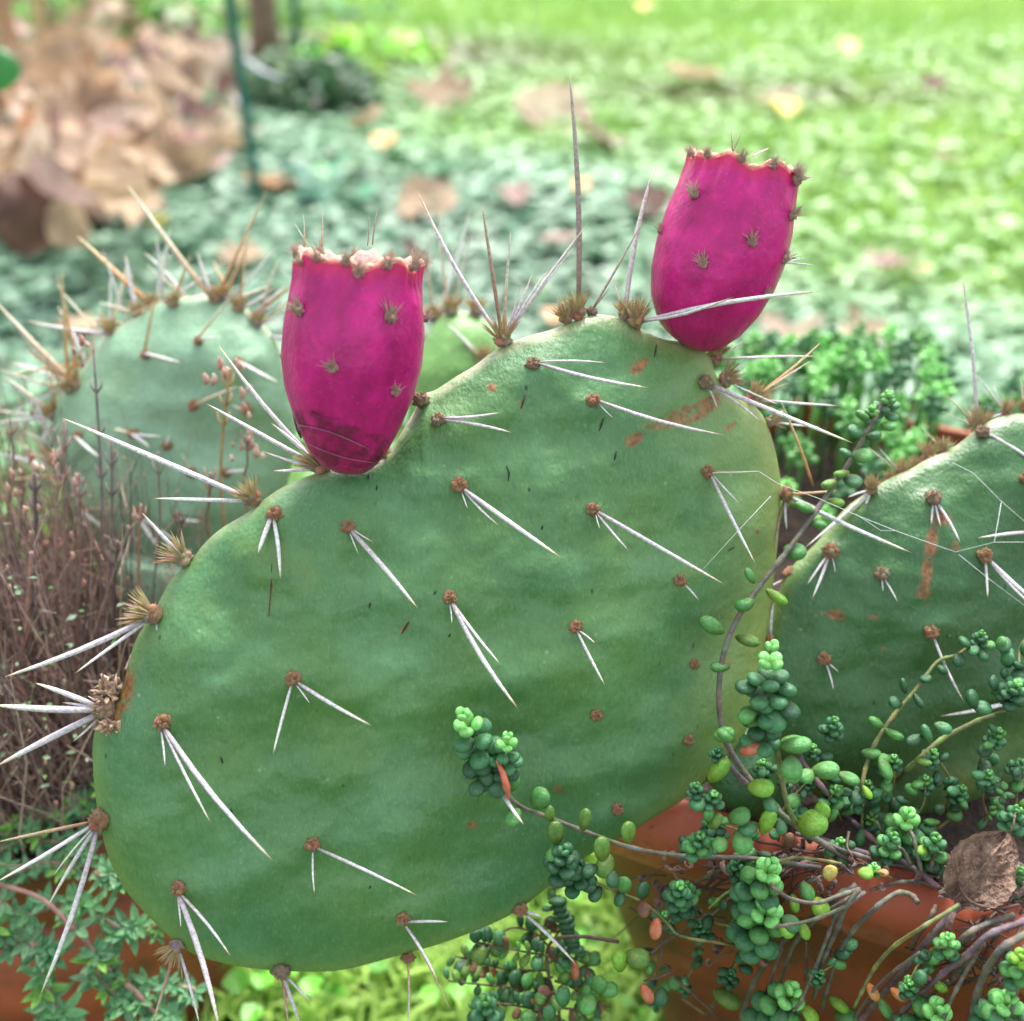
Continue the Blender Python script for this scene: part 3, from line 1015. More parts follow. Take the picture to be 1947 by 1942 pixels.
# ------------------------------------------------------------------ cactus pads
def pad(parent, name, outline, centre, dfun, T, mat, n=384, nr=96, bumps=(), scars=(), wr=1.0, seed=0, yellow=None, rimtop=1.0, power=4.0, dome=0.005):
    ol = np.array(spline(outline, n, closed=True))
    c = np.array(centre, dtype=float)
    V, R, Y, SC = [], [], [], []
    us = [1 - (1 - i / nr) ** 1.7 for i in range(nr + 1)]
    us[0] = 0.0
    bumps = [np.array(b_) for b_ in bumps]
    for side in (0, 1):
        rng_i = range(1, nr + 1) if side == 0 else range(1, nr)
        for i in rng_i:
            u = us[i]
            # low frequency waviness of the outline only near the rim
            pts = c[None] + (ol - c[None]) * u
            h = T * max(0.0, 1 - u ** power) ** 0.5 + dome * (1 - u * u)
            if bumps:
                B = np.zeros(n)
                for b_ in bumps:
                    d2 = ((pts - b_[None, :2]) ** 2).sum(1)
                    B += 0.0016 * np.exp(-d2 / (2 * 26.0 ** 2)) - 0.0009 * np.exp(-(((pts - b_[None, :2] + np.array([18, 26])) ** 2).sum(1)) / (2 * 24.0 ** 2))
            else:
                B = np.zeros(n)
            for k in range(n):
                x_, y_ = pts[k]
                nz_ = noise.noise(Vector((x_ / 210, y_ / 150, seed))) * 0.0042 + noise.noise(Vector((x_ / 85, y_ / 62, seed + 5))) * 0.0013 + noise.noise(Vector((x_ / 38, y_ / 30, seed + 15))) * 0.0005
                # long shallow folds running across the lower right
                fold = math.sin((y_ * 0.93 + x_ * 0.36) / 27 + 2.4 * noise.noise(Vector((x_ / 260, y_ / 260, seed + 9))))
                amt = max(0.0, min(1.0, (y_ - centre[1] + 80) / 350)) * (0.35 + 0.65 * max(0, min(1, (x_ - centre[0] + 100) / 350)))
                und = wr * (nz_ + 0.0016 * fold * amt) * (1 - u ** 8)
                d = dfun(x_, y_)
                if side == 0:
                    dd = d - h - und - B[k]
                else:
                    dd = d + h
                V.append(P(x_, y_, dd))
                topness = 0.0
                if u > 0.93:
                    dx, dy = ol[k] - c
                    topness = max(0, (-dy) / (abs(dx) + abs(dy) + 1e-6) * 1.5 - 0.3)
                R.append(min(1, max(0, (u - 0.955) / 0.045)) * min(1, topness) * rimtop if u > 0.955 else 0.0)
                yv = yellow(x_, y_, u) if yellow else 0.0
                Y.append(yv)
                s_ = 0.0
                for (sx, sy, rx, ry, an) in scars:
                    ex, ey = x_ - sx, y_ - sy
                    ca, sa = math.cos(an), math.sin(an)
                    q = ((ex * ca + ey * sa) / rx) ** 2 + ((-ex * sa + ey * ca) / ry) ** 2
                    if q < 1.6: s_ = max(s_, min(1, (1.6 - q) / 0.9))
                SC.append(s_ if side == 0 else 0)
    # rows: front 1..nr  then back 1..nr-1
    Fq = []
    nf = nr
    for i in range(nf - 1):
        for k in range(n):
            k2 = (k + 1) % n
            Fq.append((i * n + k, (i + 1) * n + k, (i + 1) * n + k2, i * n + k2))
    off = nf * n
    nb = nr - 1
    for i in range(nb - 1):
        for k in range(n):
            k2 = (k + 1) % n
            Fq.append((off + i * n + k, off + i * n + k2, off + (i + 1) * n + k2, off + (i + 1) * n + k))
    for k in range(n):
        k2 = (k + 1) % n
        Fq.append((off + (nb - 1) * n + k, off + (nb - 1) * n + k2, (nf - 1) * n + k2, (nf - 1) * n + k))
    # centres: fan
    Fq.append(tuple(k for k in range(n)))
    Fq.append(tuple(off + k for k in reversed(range(n))))
    me = bpy.data.meshes.new(name)
    base = WLOC[parent.name]
    me.from_pydata([tuple(v - base) for v in V], [], Fq)
    me.polygons.foreach_set('use_smooth', [True] * len(me.polygons))
    for an, arr in (('rim', R), ('yellow', Y), ('scar', SC)):
        a = me.attributes.new(an, 'FLOAT', 'POINT')
        a.data.foreach_set('value', arr)
    me.materials.append(mat)
    me.update()
    o = link(name, me, parent)
    bvh = BVHTree.FromPolygons(V, Fq)
    return o, bvh


def hit(bvh, px, py, dguess):
    r = ray(px, py)
    loc, nrm, idx, dist = bvh.ray_cast(CAM, r.normalized())
    if loc is None:
        loc, nrm, idx, dist = bvh.find_nearest(P(px, py, dguess))
        n2 = (P(px, py, dguess) - loc)
        if n2.length > 0.0005: nrm = n2.normalized()
    if nrm.dot(FWD) > 0.3: nrm = -nrm
    return loc, nrm


LILAC = [(0.52, 0.44, 0.46), (0.64, 0.56, 0.60), (0.76, 0.70, 0.74), (0.84, 0.80, 0.82), (0.86, 0.83, 0.82), (0.80, 0.72, 0.55), (0.62, 0.45, 0.22)]
WHITE = [(0.6, 0.55, 0.52), (0.74, 0.7, 0.68), (0.82, 0.8, 0.78), (0.86, 0.85, 0.83), (0.86, 0.85, 0.82), (0.84, 0.78, 0.66), (0.7, 0.55, 0.3)]
ORANGE = [(0.42, 0.17, 0.05), (0.55, 0.25, 0.08), (0.62, 0.33, 0.12), (0.68, 0.42, 0.2), (0.72, 0.52, 0.28), (0.76, 0.62, 0.36), (0.7, 0.56, 0.25)]
CREAM = [(0.6, 0.32, 0.16), (0.66, 0.4, 0.22), (0.72, 0.55, 0.36), (0.78, 0.70, 0.5), (0.82, 0.78, 0.62), (0.8, 0.75, 0.52), (0.66, 0.55, 0.3)]
GREY = [(0.30, 0.17, 0.11), (0.34, 0.22, 0.17), (0.38, 0.30, 0.25), (0.42, 0.36, 0.31), (0.48, 0.43, 0.36), (0.52, 0.47, 0.36), (0.45, 0.38, 0.2)]
BROWN = [(0.25, 0.13, 0.08), (0.34, 0.19, 0.11), (0.4, 0.25, 0.16), (0.46, 0.32, 0.22), (0.5, 0.38, 0.26), (0.5, 0.4, 0.25), (0.45, 0.34, 0.2)]
PAL = {'L': LILAC, 'W': WHITE, 'O': ORANGE, 'C': CREAM, 'G': GREY, 'B': BROWN}
RISE = 0.38


def spine(parent, base, tipx, tipy, w, pal='L', lift=None, bd=None):
    """a long tapering spine from base to the point seen at the given tip"""
    d0 = (base - CAM).dot(FWD)
    bl = base - CAM
    bx, by = W0 / 2 + bl.dot(RIGHT) / d0 * F0, H0 / 2 - bl.dot(UP) / d0 * F0
    L2 = math.hypot(tipx - bx, tipy - by) * d0 / F0
    k = RISE if lift is None else lift
    tip = P(tipx, tipy, d0 - k * L2)
    ax = tip - base
    side = ax.cross(FWD).normalized()
    r = w * 0.5 / F0 * d0 * 1.02
    prof = [0.72, 0.92, 1.0, 0.95, 0.74, 0.42, 0.03]
    ts = [0, 0.12, 0.3, 0.52, 0.75, 0.91, 1.0]
    bow = random.uniform(-0.03, 0.03) * ax.length
    mb = MB()
    pts = [base + ax * t_ + side * (bow * math.sin(math.pi * t_)) for t_ in ts]
    tone = random.uniform(0.62, 0.82)
    cols = [tuple(c * tone * random.uniform(0.94, 1.04) for c in PAL[pal][i]) for i in range(7)]
    mb.tube(pts, [r * p_ for p_ in prof], 7, cols, flat=0.8)
    return mb.build('spine', M_spine, parent)


# felt bud variants, unit size, +Z is outward
def bud_mesh(seed, bristles, blen, col=(0.46, 0.19, 0.055), spread=1.0, pale=False):
    r = random.Random(seed)
    mb = MB()
    random.seed(seed)
    mb.blob(Vector((0, 0, 0.3)), 1.0 if bristles < 40 else 0.72, 20, 14, rough=0.7, col=col, stretch=0.85, seed=seed)
    for k in range(60):
        a, e = r.uniform(0, 6.28), r.uniform(0.1, 1.45)
        d = Vector((math.cos(a) * math.sin(e), math.sin(a) * math.sin(e), math.cos(e) * 0.85))
        k0 = 0.9 if bristles < 40 else 0.68
        p0 = Vector((0, 0, 0.3)) + d * k0
        w = Vector((r.gauss(0, 0.2), r.gauss(0, 0.2), 0.25))
        mb.tube([p0, p0 + d * 0.16 + w * 0.2, p0 + d * 0.22 + w * 0.7], [0.085, 0.06, 0.02], 4, tuple(c * r.uniform(0.5, 1.7) for c in col), cap=False)
    for k in range(7):
        a = r.uniform(0, 6.28)
        mb.blob(Vector((math.cos(a) * 0.6, math.sin(a) * 0.6, 0.4 + r.uniform(-0.2, 0.6))), r.uniform(0.25, 0.5), 8, 5, rough=0.5,
                col=tuple(c * r.uniform(0.6, 1.5) for c in col), seed=seed + k)
    for k in range(bristles):
        a = r.uniform(0, 6.28)
        e = r.random() ** 0.7 * spread
        d = Vector((math.cos(a) * e, math.sin(a) * e, 1.0)).normalized()
        p0 = Vector((math.cos(a) * 0.5 * e, math.sin(a) * 0.5 * e, 0.6))
        L = blen * r.uniform(0.5, 1.2)
        c = (0.8 * r.uniform(0.75, 1.1), 0.52 * r.uniform(0.7, 1.35), 0.2 * r.uniform(0.5, 1.8))
        if pale: c = (0.85 * r.uniform(0.85, 1.05), 0.62 * r.uniform(0.8, 1.15), 0.46 * r.uniform(0.7, 1.2))
        c = tuple(min(0.9, x) for x in c)
        w = r.uniform(0.06, 0.10)
        mb.tube([p0, p0 + d * L * 0.6, p0 + d * L], [w, w * 0.8, 0.008], 4, c, cap=False)
    return mb.mesh('areole', M_areole)


BUDS = [bud_mesh(s, 16, 0.9) for s in range(5)]
BUDS_PALE = [bud_mesh(20 + s, 22, 1.0, (0.36, 0.22, 0.12)) for s in range(3)]
TUFTS = [bud_mesh(40 + s, 90, 2.6, (0.5, 0.27, 0.11), 0.75) for s in range(4)]
TUFTS_PALE = [bud_mesh(60 + s, 80, 2.4, (0.55, 0.38, 0.24), 0.9) for s in range(3)]
FTUFT = [bud_mesh(80 + s, 39, 3.0, (0.66, 0.40, 0.30), 0.85, True) for s in range(4)]


def areole(parent, loc, nrm, r_px, kind='bud', d=0.325, tilt=None):
    if kind in ('bud', 'pale'): r_px *= 0.86
    elif kind in ('tuft', 'ptuft'): r_px *= 0.9
    r = r_px / F0 * d
    q = nrm.to_track_quat('Z', 'Y').to_matrix() @ Matrix.Rotation(random.uniform(0, 6.28), 3, 'Z')
    me = random.choice({'bud': BUDS, 'pale': BUDS_PALE, 'tuft': TUFTS, 'ptuft': TUFTS_PALE, 'fruit': FTUFT}[kind])
    return link('areole', me, parent, loc, q, (r, r, r * 0.9))


MAIN_OUT = [(178, 1400), (178, 1480), (190, 1565), (207, 1632), (240, 1695), (292, 1752), (348, 1803), (403, 1826), (484, 1842), (585, 1848),
            (660, 1843), (765, 1815), (857, 1788), (968, 1741), (1048, 1682), (1110, 1632), (1205, 1578), (1300, 1520), (1368, 1462), (1420, 1388), (1446, 1300),
            (1458, 1210), (1468, 1130), (1478, 1040), (1485, 940), (1480, 886), (1465, 825), (1445, 783), (1412, 756), (1378, 736), (1359, 708), (1352, 678), (1315, 655),
            (1262, 645), (1222, 628), (1203, 616), (1168, 602), (1129, 598), (1100, 608), (1078, 616), (1038, 630), (987, 645), (950, 662), (930, 674), (900, 697),
            (866, 717), (829, 741), (803, 752), (786, 785), (768, 815), (740, 858), (700, 884), (640, 893), (590, 904), (540, 925), (506, 947), (472, 974),
            (422, 1004), (391, 1031), (357, 1072), (324, 1104), (296, 1156), (262, 1210), (244, 1262), (232, 1310), (200, 1352)]


def d_main(x, y):
    return 0.334 + 0.000022 * (x - 830) + 0.000010 * (y - 1220) + 6e-9 * max(0, x - 1000) ** 2 * 8


FACE = [  # areole (x, y), radius, kind, spine tips
    (c5(1080, 130), 15, 'pale', [(*c5(1730, 260), 9), (*c5(1490, 120), 5), ]),
    ((1127, 763), 15, 'bud', [(1378, 828, 9), (1166, 795, 2.5)]),
    (c5(545, 445), 15, 'pale', [(*c5(890, 400), 7), (*c5(955, 512), 8)]),
    (c5(660, 812), 16, 'bud', [(1066, 1060, 10), (950, 1001, 5), (889, 967, 2.5)]),
    (c5(1410, 950), 14, 'bud', [(1378, 1112, 9), (1196, 1048, 5), (1141, 1006, 2.5)]),
    (c5(35, 1050), 14, 'bud', [(795, 1158, 10), (709, 1031, 2.5), (682, 1055, 2.5)]),
    (c5(610, 1447), 14, 'bud', [(985, 1348, 10), (952, 1264, 6), (859, 1186, 3)]),
    (c5(1320, 1610), 13, 'bud', [(1150, 1303, 6), (1131, 1223, 4)]),
    ((1293, 1105), 13, 'bud', [(1329, 1142, 4)]),
    ((1344, 898), 14, 'bud', [(1437, 1074, 7), (1407, 959, 4), (1439, 896, 4, 'C')]),
    ((1320, 1264), 11, 'bud', []),
    ((1134, 1360), 13, 'bud', []),
    ((1173, 1540), 14, 'bud', []),
    ((1309, 1408), 12, 'bud', []),
    ((557, 1292), 15, 'bud', [(706, 1380, 8), (519, 1435, 6), (589, 1338, 3)]),
    ((310, 1375), 16, 'bud', [(519, 1637, 10), (401, 1566, 6), (314, 1459, 4)]),
    ((594, 1606), 14, 'bud', [(793, 1703, 7), (598, 1700, 4)]),
    ((341, 1690), 15, 'bud', [(418, 1960, 11), (439, 1819, 6), (344, 1764, 4)]),
    ((766, 1748), 14, 'bud', [(832, 1864, 6), (852, 1753, 6), (858, 1925, 3, 'B')]),
    ((523, 978), 16, 'bud', [(490, 1053, 10, 'W'), (533, 1100, 8, 'W')]),
    ((936, 1478), 10, 'bud', [(995, 1567, 8, 'L', 1.9)]),
    ((1440, 1010), 5, 'bud', []),
]
cactus_base = P(1440, 1480, 0.372)
cactus = empty('prickly_pear_cactus', Vector((cactus_base.x, cactus_base.y, soil_z)),
               'large green prickly pear with two magenta fruits and long white spines in the right planter', 'cactus')


def yl_main(x, y, u):
    a = max(0, min(1, (x - 1180) / 260)) * max(0, min(1, (u - 0.74) / 0.26)) * (0.65 if y < 1150 else 0.95)
    b_ = max(0, min(1, (u - 0.95) / 0.05)) * 0.35
    return min(0.85, a + b_)


main_pad, BV = pad(cactus, 'pad', MAIN_OUT, (830, 1230), d_main, 0.0105, M_pad, n=448, nr=110,
                   bumps=[f[0] for f in FACE], seed=2.0, yellow=yl_main,
                   scars=[(1215, 697, 20, 9, -0.7), (1310, 788, 42, 16, -0.3), (1262, 806, 36, 9, -0.1), (1206, 836, 18, 11, -0.5), (1388, 812, 12, 5, -0.6),
                          (1345, 770, 30, 14, -0.6), (935, 737, 9, 7, 0), (899, 1568, 8, 7, 0), (1380, 1262, 10, 8, 0), (515, 1128, 2.2, 42, 0.1),
                          (995, 765, 2.2, 15, 0.35), (222, 1330, 26, 60, 0.35), (1060, 1500, 8, 8, 0), (770, 1195, 3, 13, 0.6)])
tag(main_pad, 'main broad pad nearest the camera, carrying both fruits')
for (xy, r, kind, tips) in FACE:
    loc, nrm = hit(BV, xy[0], xy[1], d_main(*xy))
    nn = (nrm * 0.8 - FWD * 0.1 + UP * 0.35).normalized()
    areole(main_pad, loc - nrm * 0.0004, nn, r, kind)
    for tp in tips:
        pal = tp[3] if len(tp) > 3 else 'L'
        L2 = math.hypot(tp[0] - xy[0], tp[1] - xy[1])
        off = Vector((tp[0] - xy[0], tp[1] - xy[1], 0)) / max(1, L2)
        b_ = loc + nrm * 0.0012 + (RIGHT * off.x - UP * off.y) * (r * 0.75 * PX)
        spine(main_pad, b_, tp[0], tp[1], tp[2], pal, lift=tp[4] if len(tp) > 4 else None)

EDGE = [  # edge areoles: (x, y), radius, kind, tips, outward direction in view (x, y up)
    ((480, 948), 20, 'tuft', [(118, 795, 12), (293, 948, 9)], (-0.5, 0.8)),
    ((357, 1068), 23, 'ptuft', [(270, 975, 8), (313, 1051, 6)], (-0.7, 0.7)),
    ((303, 1174), 24, 'tuft', [(7, 1288, 13), (142, 1281, 8), (306, 1223, 5)], (-0.8, 0.4)),
    ((212, 1350), 26, 'pale', [(-14, 1341, 15), (67, 1299, 11), (-8, 1458, 15), (138, 1411, 6), (118, 1336, 6)], (-1, 0.0)),
    ((199, 1560), 23, 'bud', [(-8, 1602, 8, 'B'), (-8, 1678, 9, 'L'), (89, 1727, 8), (74, 1899, 11), (101, 1666, 4)], (-1, 0.1)),
    ((343, 1790), 18, 'ptuft', [(290, 1950, 7, 'B'), (319, 1846, 6, 'B'), (380, 1950, 6), (347, 1867, 4, 'B')], (-0.6, -0.8)),
    ((536, 1838), 19, 'pale', [(572, 1950, 8), (591, 1905, 5), (548, 1950, 6, 'B')], (-0.1, -1)),
    ((778, 1821), 15, 'bud', [(776, 1950, 5, 'C')], (0, -1)),
    ((988, 1722), 16, 'bud', [(1099, 1838, 7), (1031, 1744, 6)], (0.3, -0.9)),
    ((616, 889), 24, 'ptuft', [(416, 658, 9), (393, 768, 10), (516, 805, 8), (519, 896, 8), (499, 858, 6), (626, 966, 5)], (-0.6, 0.8)),
    ((955, 655), 22, 'ptuft', [(793, 362, 9), (916, 388, 8, 'B'), (971, 440, 6, 'C'), (1119, 423, 7), (1013, 518, 6), (1043, 513, 6), (990, 543, 5), (1092, 470, 4)], (-0.1, 1)),
    ((1100, 602), 20, 'tuft', [(1082, 134, 11, 'G')], (-0.3, 1)),
    ((1076, 600), 16, 'tuft', [(1062, 560, 3, 'O')], (-0.5, 1)),
    ((1122, 598), 12, 'pale', [(1222, 420, 5, 'G'), (1160, 545, 4, 'G')], (0.3, 1)),
    ((1193, 592), 16, 'ptuft', [(1243, 320, 10, 'W'), (1164, 528, 4, 'C')], (0, 1)),
    ((1206, 622), 21, 'tuft', [(1560, 554, 11, 'L', 0.8), (1394, 565, 7, 'L', 1.2), (1228, 572, 2.5, 'G'), (1240, 590, 2.5, 'G')], (0.1, 0.7)),
    ((1337, 733), 17, 'pale', [(1622, 843, 10, 'L', 0.3), (1447, 803, 6), (1364, 777, 4)], (0.5, 0.5)),
    ((1370, 690), 20, 'tuft', [(1554, 678, 6), (1474, 680, 4), (1420, 645, 4)], (0.3, 1)),
    ((1372, 726), 20, 'ptuft', [(1480, 770, 4)], (0.8, 0.5)),
    ((1432, 752), 18, 'tuft', [(1561, 651, 7, 'O'), (1542, 686, 6, 'C'), (1596, 772, 6, 'L'), (1500, 728, 4, 'O')], (0.6, 0.8)),
    ((1466, 800), 14, 'ptuft', [(1490, 780, 6, 'C'), (1560, 812, 5, 'W')], (1, 0.4)),
    ((1486, 941), 20, 'bud', [(1733, 1051, 10, 'L', 0.45), (1593, 933, 6, 'O'), (1496, 1008, 5), (1473, 1052, 5, 'B'), (1560, 968, 4, 'W')], (0.9, 0.1)),
    ((800, 768), 18, 'pale', [], (0, 0.8)),
    ((724, 872), 10, 'ptuft', [(768, 905, 2.5, 'L')], (0.8, 0.2)),
    ((1459, 1215), 10, 'bud', [(1470, 1148, 6)], (0.8, 0.0)),
]
for (xy, r, kind, tips, od) in EDGE:
    dg = d_main(*xy)
    loc, nrm = hit(BV, xy[0], xy[1], dg)
    outv = (RIGHT * od[0] + UP * od[1] - FWD * 0.35).normalized()
    areole(main_pad, loc + outv * 0.0006, outv, r, kind)
    for tp in tips:
        pal = tp[3] if len(tp) > 3 else ('L' if tp[2] > 4 else 'W')
        L2 = math.hypot(tp[0] - xy[0], tp[1] - xy[1])
        off = Vector((tp[0] - xy[0], tp[1] - xy[1], 0)) / max(1, L2)
        b_ = loc + outv * 0.0012 + (RIGHT * off.x - UP * off.y) * (r * 0.55 * PX)
        spine(main_pad, b_, tp[0], tp[1], tp[2], pal, lift=tp[4] if len(tp) > 4 else (random.uniform(-0.1, 0.25) if L2 < 380 else 0.12))

# little dark hairs and flecks stuck to the skin of the main pad
for pts in ([(517, 1073), (516, 1110), (511, 1173)], [(999, 751), (990, 778)], [(1148, 795), (1139, 820)], [(963, 886), (968, 900), (966, 915)], [(778, 1182), (763, 1206)], [(701, 902), (700, 913)],
            [(717, 924), (716, 933)], [(1172, 858), (1168, 876)], [(829, 1124), (825, 1131)], [(704, 1146), (702, 1157)], [(1248, 656), (1244, 680)], [(1032, 999), (1030, 1008)],
            [(856, 1206), (853, 1212)], [(1396, 1040), (1384, 1048)], [(420, 1440), (424, 1452)], [(705, 1684), (702, 1690)]):
    mb = MB()
    q_ = []
    for (x_, y_) in pts:
        loc, nrm = hit(BV, x_, y_, 0.325)
        q_.append(loc + nrm * 0.00012)
    if len(q_) == 2: q_.insert(1, (q_[0] + q_[1]) / 2 - FWD * 0.0001)
    L_ = (q_[-1] - q_[0]).length
    w_ = 0.00016 if L_ > 0.006 else 0.00028
    mb.tube(q_, [w_ * 0.6, w_, w_ * 0.3], 5, (0.02, 0.025, 0.015))
    mb.build('dark_fleck', M_stem, main_pad)

# orange spine crossing behind the right shoulder
b_ = P(1546, 925, 0.352)
spine(main_pad, b_, 1484, 762, 7, 'O', lift=0.1)

# torn woody scab beside the left torn areole
mb = MB()
for k in range(95):
    yy = random.uniform(1296, 1388)
    xx = 222 - 14 * math.sin((yy - 1290) / 100 * 3.14) + random.uniform(-20, 14)
    p = P(xx, yy, d_main(210, 1330) - random.uniform(-0.004, 0.006))
    a = random.gauss(2.6, 0.9) if yy < 1330 else random.gauss(3.3, 0.7)
    L = random.uniform(8, 26)
    q = P(xx + math.cos(a) * L, yy - math.sin(a) * L, d_main(210, 1330) - random.uniform(-0.002, 0.009))
    w = random.uniform(0.0004, 0.0012)
    k1 = random.uniform(0.4, 1.25)
    mb.tube([p, (p + q) / 2 + UP * random.uniform(-0.001, 0.001), q], [w, w * 1.1, w * 0.3], 5, (0.52 * k1, 0.33 * k1, 0.2 * k1), flat=0.5)
mb.build('scab', M_areole, main_pad)

# ------------------------------------------------------------------ right-hand dark pad
R_OUT = [(1455, 1200), (1478, 1130), (1506, 1078), (1553, 1031), (1600, 974), (1640, 942), (1682, 915), (1729, 893), (1765, 872), (1800, 858), (1830, 838),
         (1862, 812), (1893, 796), (1938, 786), (2010, 792), (2100, 835), (2170, 930), (2195, 1060), (2165, 1210), (2085, 1350), (1965, 1460),
         (1830, 1530), (1690, 1555), (1560, 1520), (1480, 1440), (1448, 1340), (1440, 1270)]


def d_right(x, y):
    return 0.372 + 0.00002 * (x - 1800) + 0.000015 * (y - 1150)


RFACE = [
    ((1774, 950), 16, 'pale', [(1826, 1033, 6), (1789, 1002, 4), (1771, 998, 4)]),
    ((1580, 1050), 16, 'bud', [(1535, 1112, 5), (1544, 1139, 6), (1588, 1090, 3)]),
    ((1676, 1093), 14, 'pale', [(1707, 1145, 4), (1679, 1125, 3)]),
    ((1869, 1058), 15, 'bud', [(1975, 1150, 9), (1878, 1137, 5), (1985, 1172, 6)]),
    ((1769, 1202), 13, 'bud', [(1833, 1335, 6)]),
    ((1567, 1253), 13, 'bud', [(1585, 1312, 4), (1595, 1278, 3)]),
    ((1950, 912), 14, 'bud', [(2010, 960, 6)]),
    ((1496, 1093), 17, 'bud', [(1372, 1165, 4)]),
    ((1990, 1008), 14, 'bud', [(1859, 1023, 8)]),
]
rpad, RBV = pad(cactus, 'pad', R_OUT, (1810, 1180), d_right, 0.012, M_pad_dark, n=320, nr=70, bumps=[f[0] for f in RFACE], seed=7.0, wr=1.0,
                yellow=lambda x, y, u: 0.5 * max(0, min(1, (u - 0.88) / 0.12)) if x < 1640 else 0.1 * max(0, (u - 0.9) / 0.1),
                scars=[(1790, 985, 20, 12, 0.2), (1771, 1035, 11, 34, 0.15), (1762, 1090, 10, 30, 0.1), (1757, 1125, 13, 14, 0), (1818, 1040, 10, 7, 0.8),
                       (1590, 1170, 17, 9, 0.2), (1660, 1175, 9, 4, 0), (1680, 1235, 6, 4, 0)])
tag(rpad, 'darker shaded pad at the right edge')
for (xy, r, kind, tips) in RFACE:
    loc, nrm = hit(RBV, xy[0], xy[1], 0.372)
    areole(rpad, loc, (nrm * 0.8 + UP * 0.35).normalized(), r, kind, 0.37)
    for tp in tips:
        L2 = math.hypot(tp[0] - xy[0], tp[1] - xy[1])
        off = Vector((tp[0] - xy[0], tp[1] - xy[1], 0)) / max(1, L2)
        spine(rpad, loc + nrm * 0.001 + (RIGHT * off.x - UP * off.y) * (r * 0.7 * PX), tp[0], tp[1], tp[2], 'L')
for (xy, r, kind, tips) in (
    ((1867, 828), 17, 'pale', [(1985, 890, 8, 'L'), (1900, 812, 3, 'G')]),
    ((1840, 804), 21, 'tuft', [(1829, 522, 8, 'L'), (1792, 745, 4, 'C')]),
    ((1818, 790), 14, 'ptuft', [(1790, 782, 3, 'C')]),
    ((1905, 782), 17, 'tuft', [(1857, 712, 5, 'W'), (1884, 720, 4, 'W'), (1860, 805, 5, 'W'), (1922, 760, 4, 'W')]),
    ((1942, 775), 14, 'tuft', [(1940, 715, 4, 'C')]),
    ((1752, 868), 20, 'tuft', [(1719, 934, 7, 'W')]),
    ((1728, 884), 13, 'tuft', []),
    ((1779, 850), 18, 'ptuft', [(1750, 810, 3, 'C')]),
    ((1702, 897), 18, 'tuft', [(1647, 848, 4, 'C'), (1670, 850, 3, 'W')]),
    ((1676, 905), 12, 'ptuft', []),
    ((1655, 940), 17, 'tuft', [(1529, 1043, 6, 'L'), (1637, 988, 5, 'W'), (1612, 946, 5, 'L')]),
    ((1975, 1325), 12, 'bud', [(1787, 1362, 9, 'W')]),
    ((1985, 1440), 12, 'bud', [(1918, 1475, 9, 'W')]),
):
    loc, nrm = hit(RBV, xy[0], xy[1], 0.372)
    outv = (RIGHT * 0.05 + UP * 0.9 - FWD * 0.35).normalized()
    areole(rpad, loc + outv * 0.0006, outv, r * 0.78, kind, 0.372)
    for tp in tips:
        spine(rpad, loc + outv * 0.0015, tp[0], tp[1], tp[2], tp[3], lift=0.2)

# small out-of-focus pad behind the middle, same plant
S_OUT = [(810, 640), (830, 608), (860, 592), (900, 596), (935, 620), (960, 680), (965, 800), (930, 900), (850, 940), (790, 900), (775, 800), (785, 700)]
spad, SBV = pad(cactus, 'pad', S_OUT, (870, 760), lambda x, y: 0.46, 0.012, M_pad_small, n=120, nr=28, seed=11.0)
tag(spad, 'small yellow green pad half hidden behind the notch of the main pad')
for (xy, tips) in (((826, 612), [(893, 400, 8), (815, 440, 5)]), ((858, 598), [(835, 395, 5), (900, 430, 4)]), ((905, 600), [(860, 640, 5)]),
                   ((918, 690), [(849, 615, 9), (838, 690, 7)])):
    loc, nrm = hit(SBV, xy[0], xy[1], 0.46)
    areole(spad, loc, (UP - FWD * 0.3).normalized(), 15, 'ptuft', 0.46)
    for tp in tips: spine(spad, loc, tp[0], tp[1], tp[2], 'W' if tp[2] > 5 else 'C', lift=0.1)


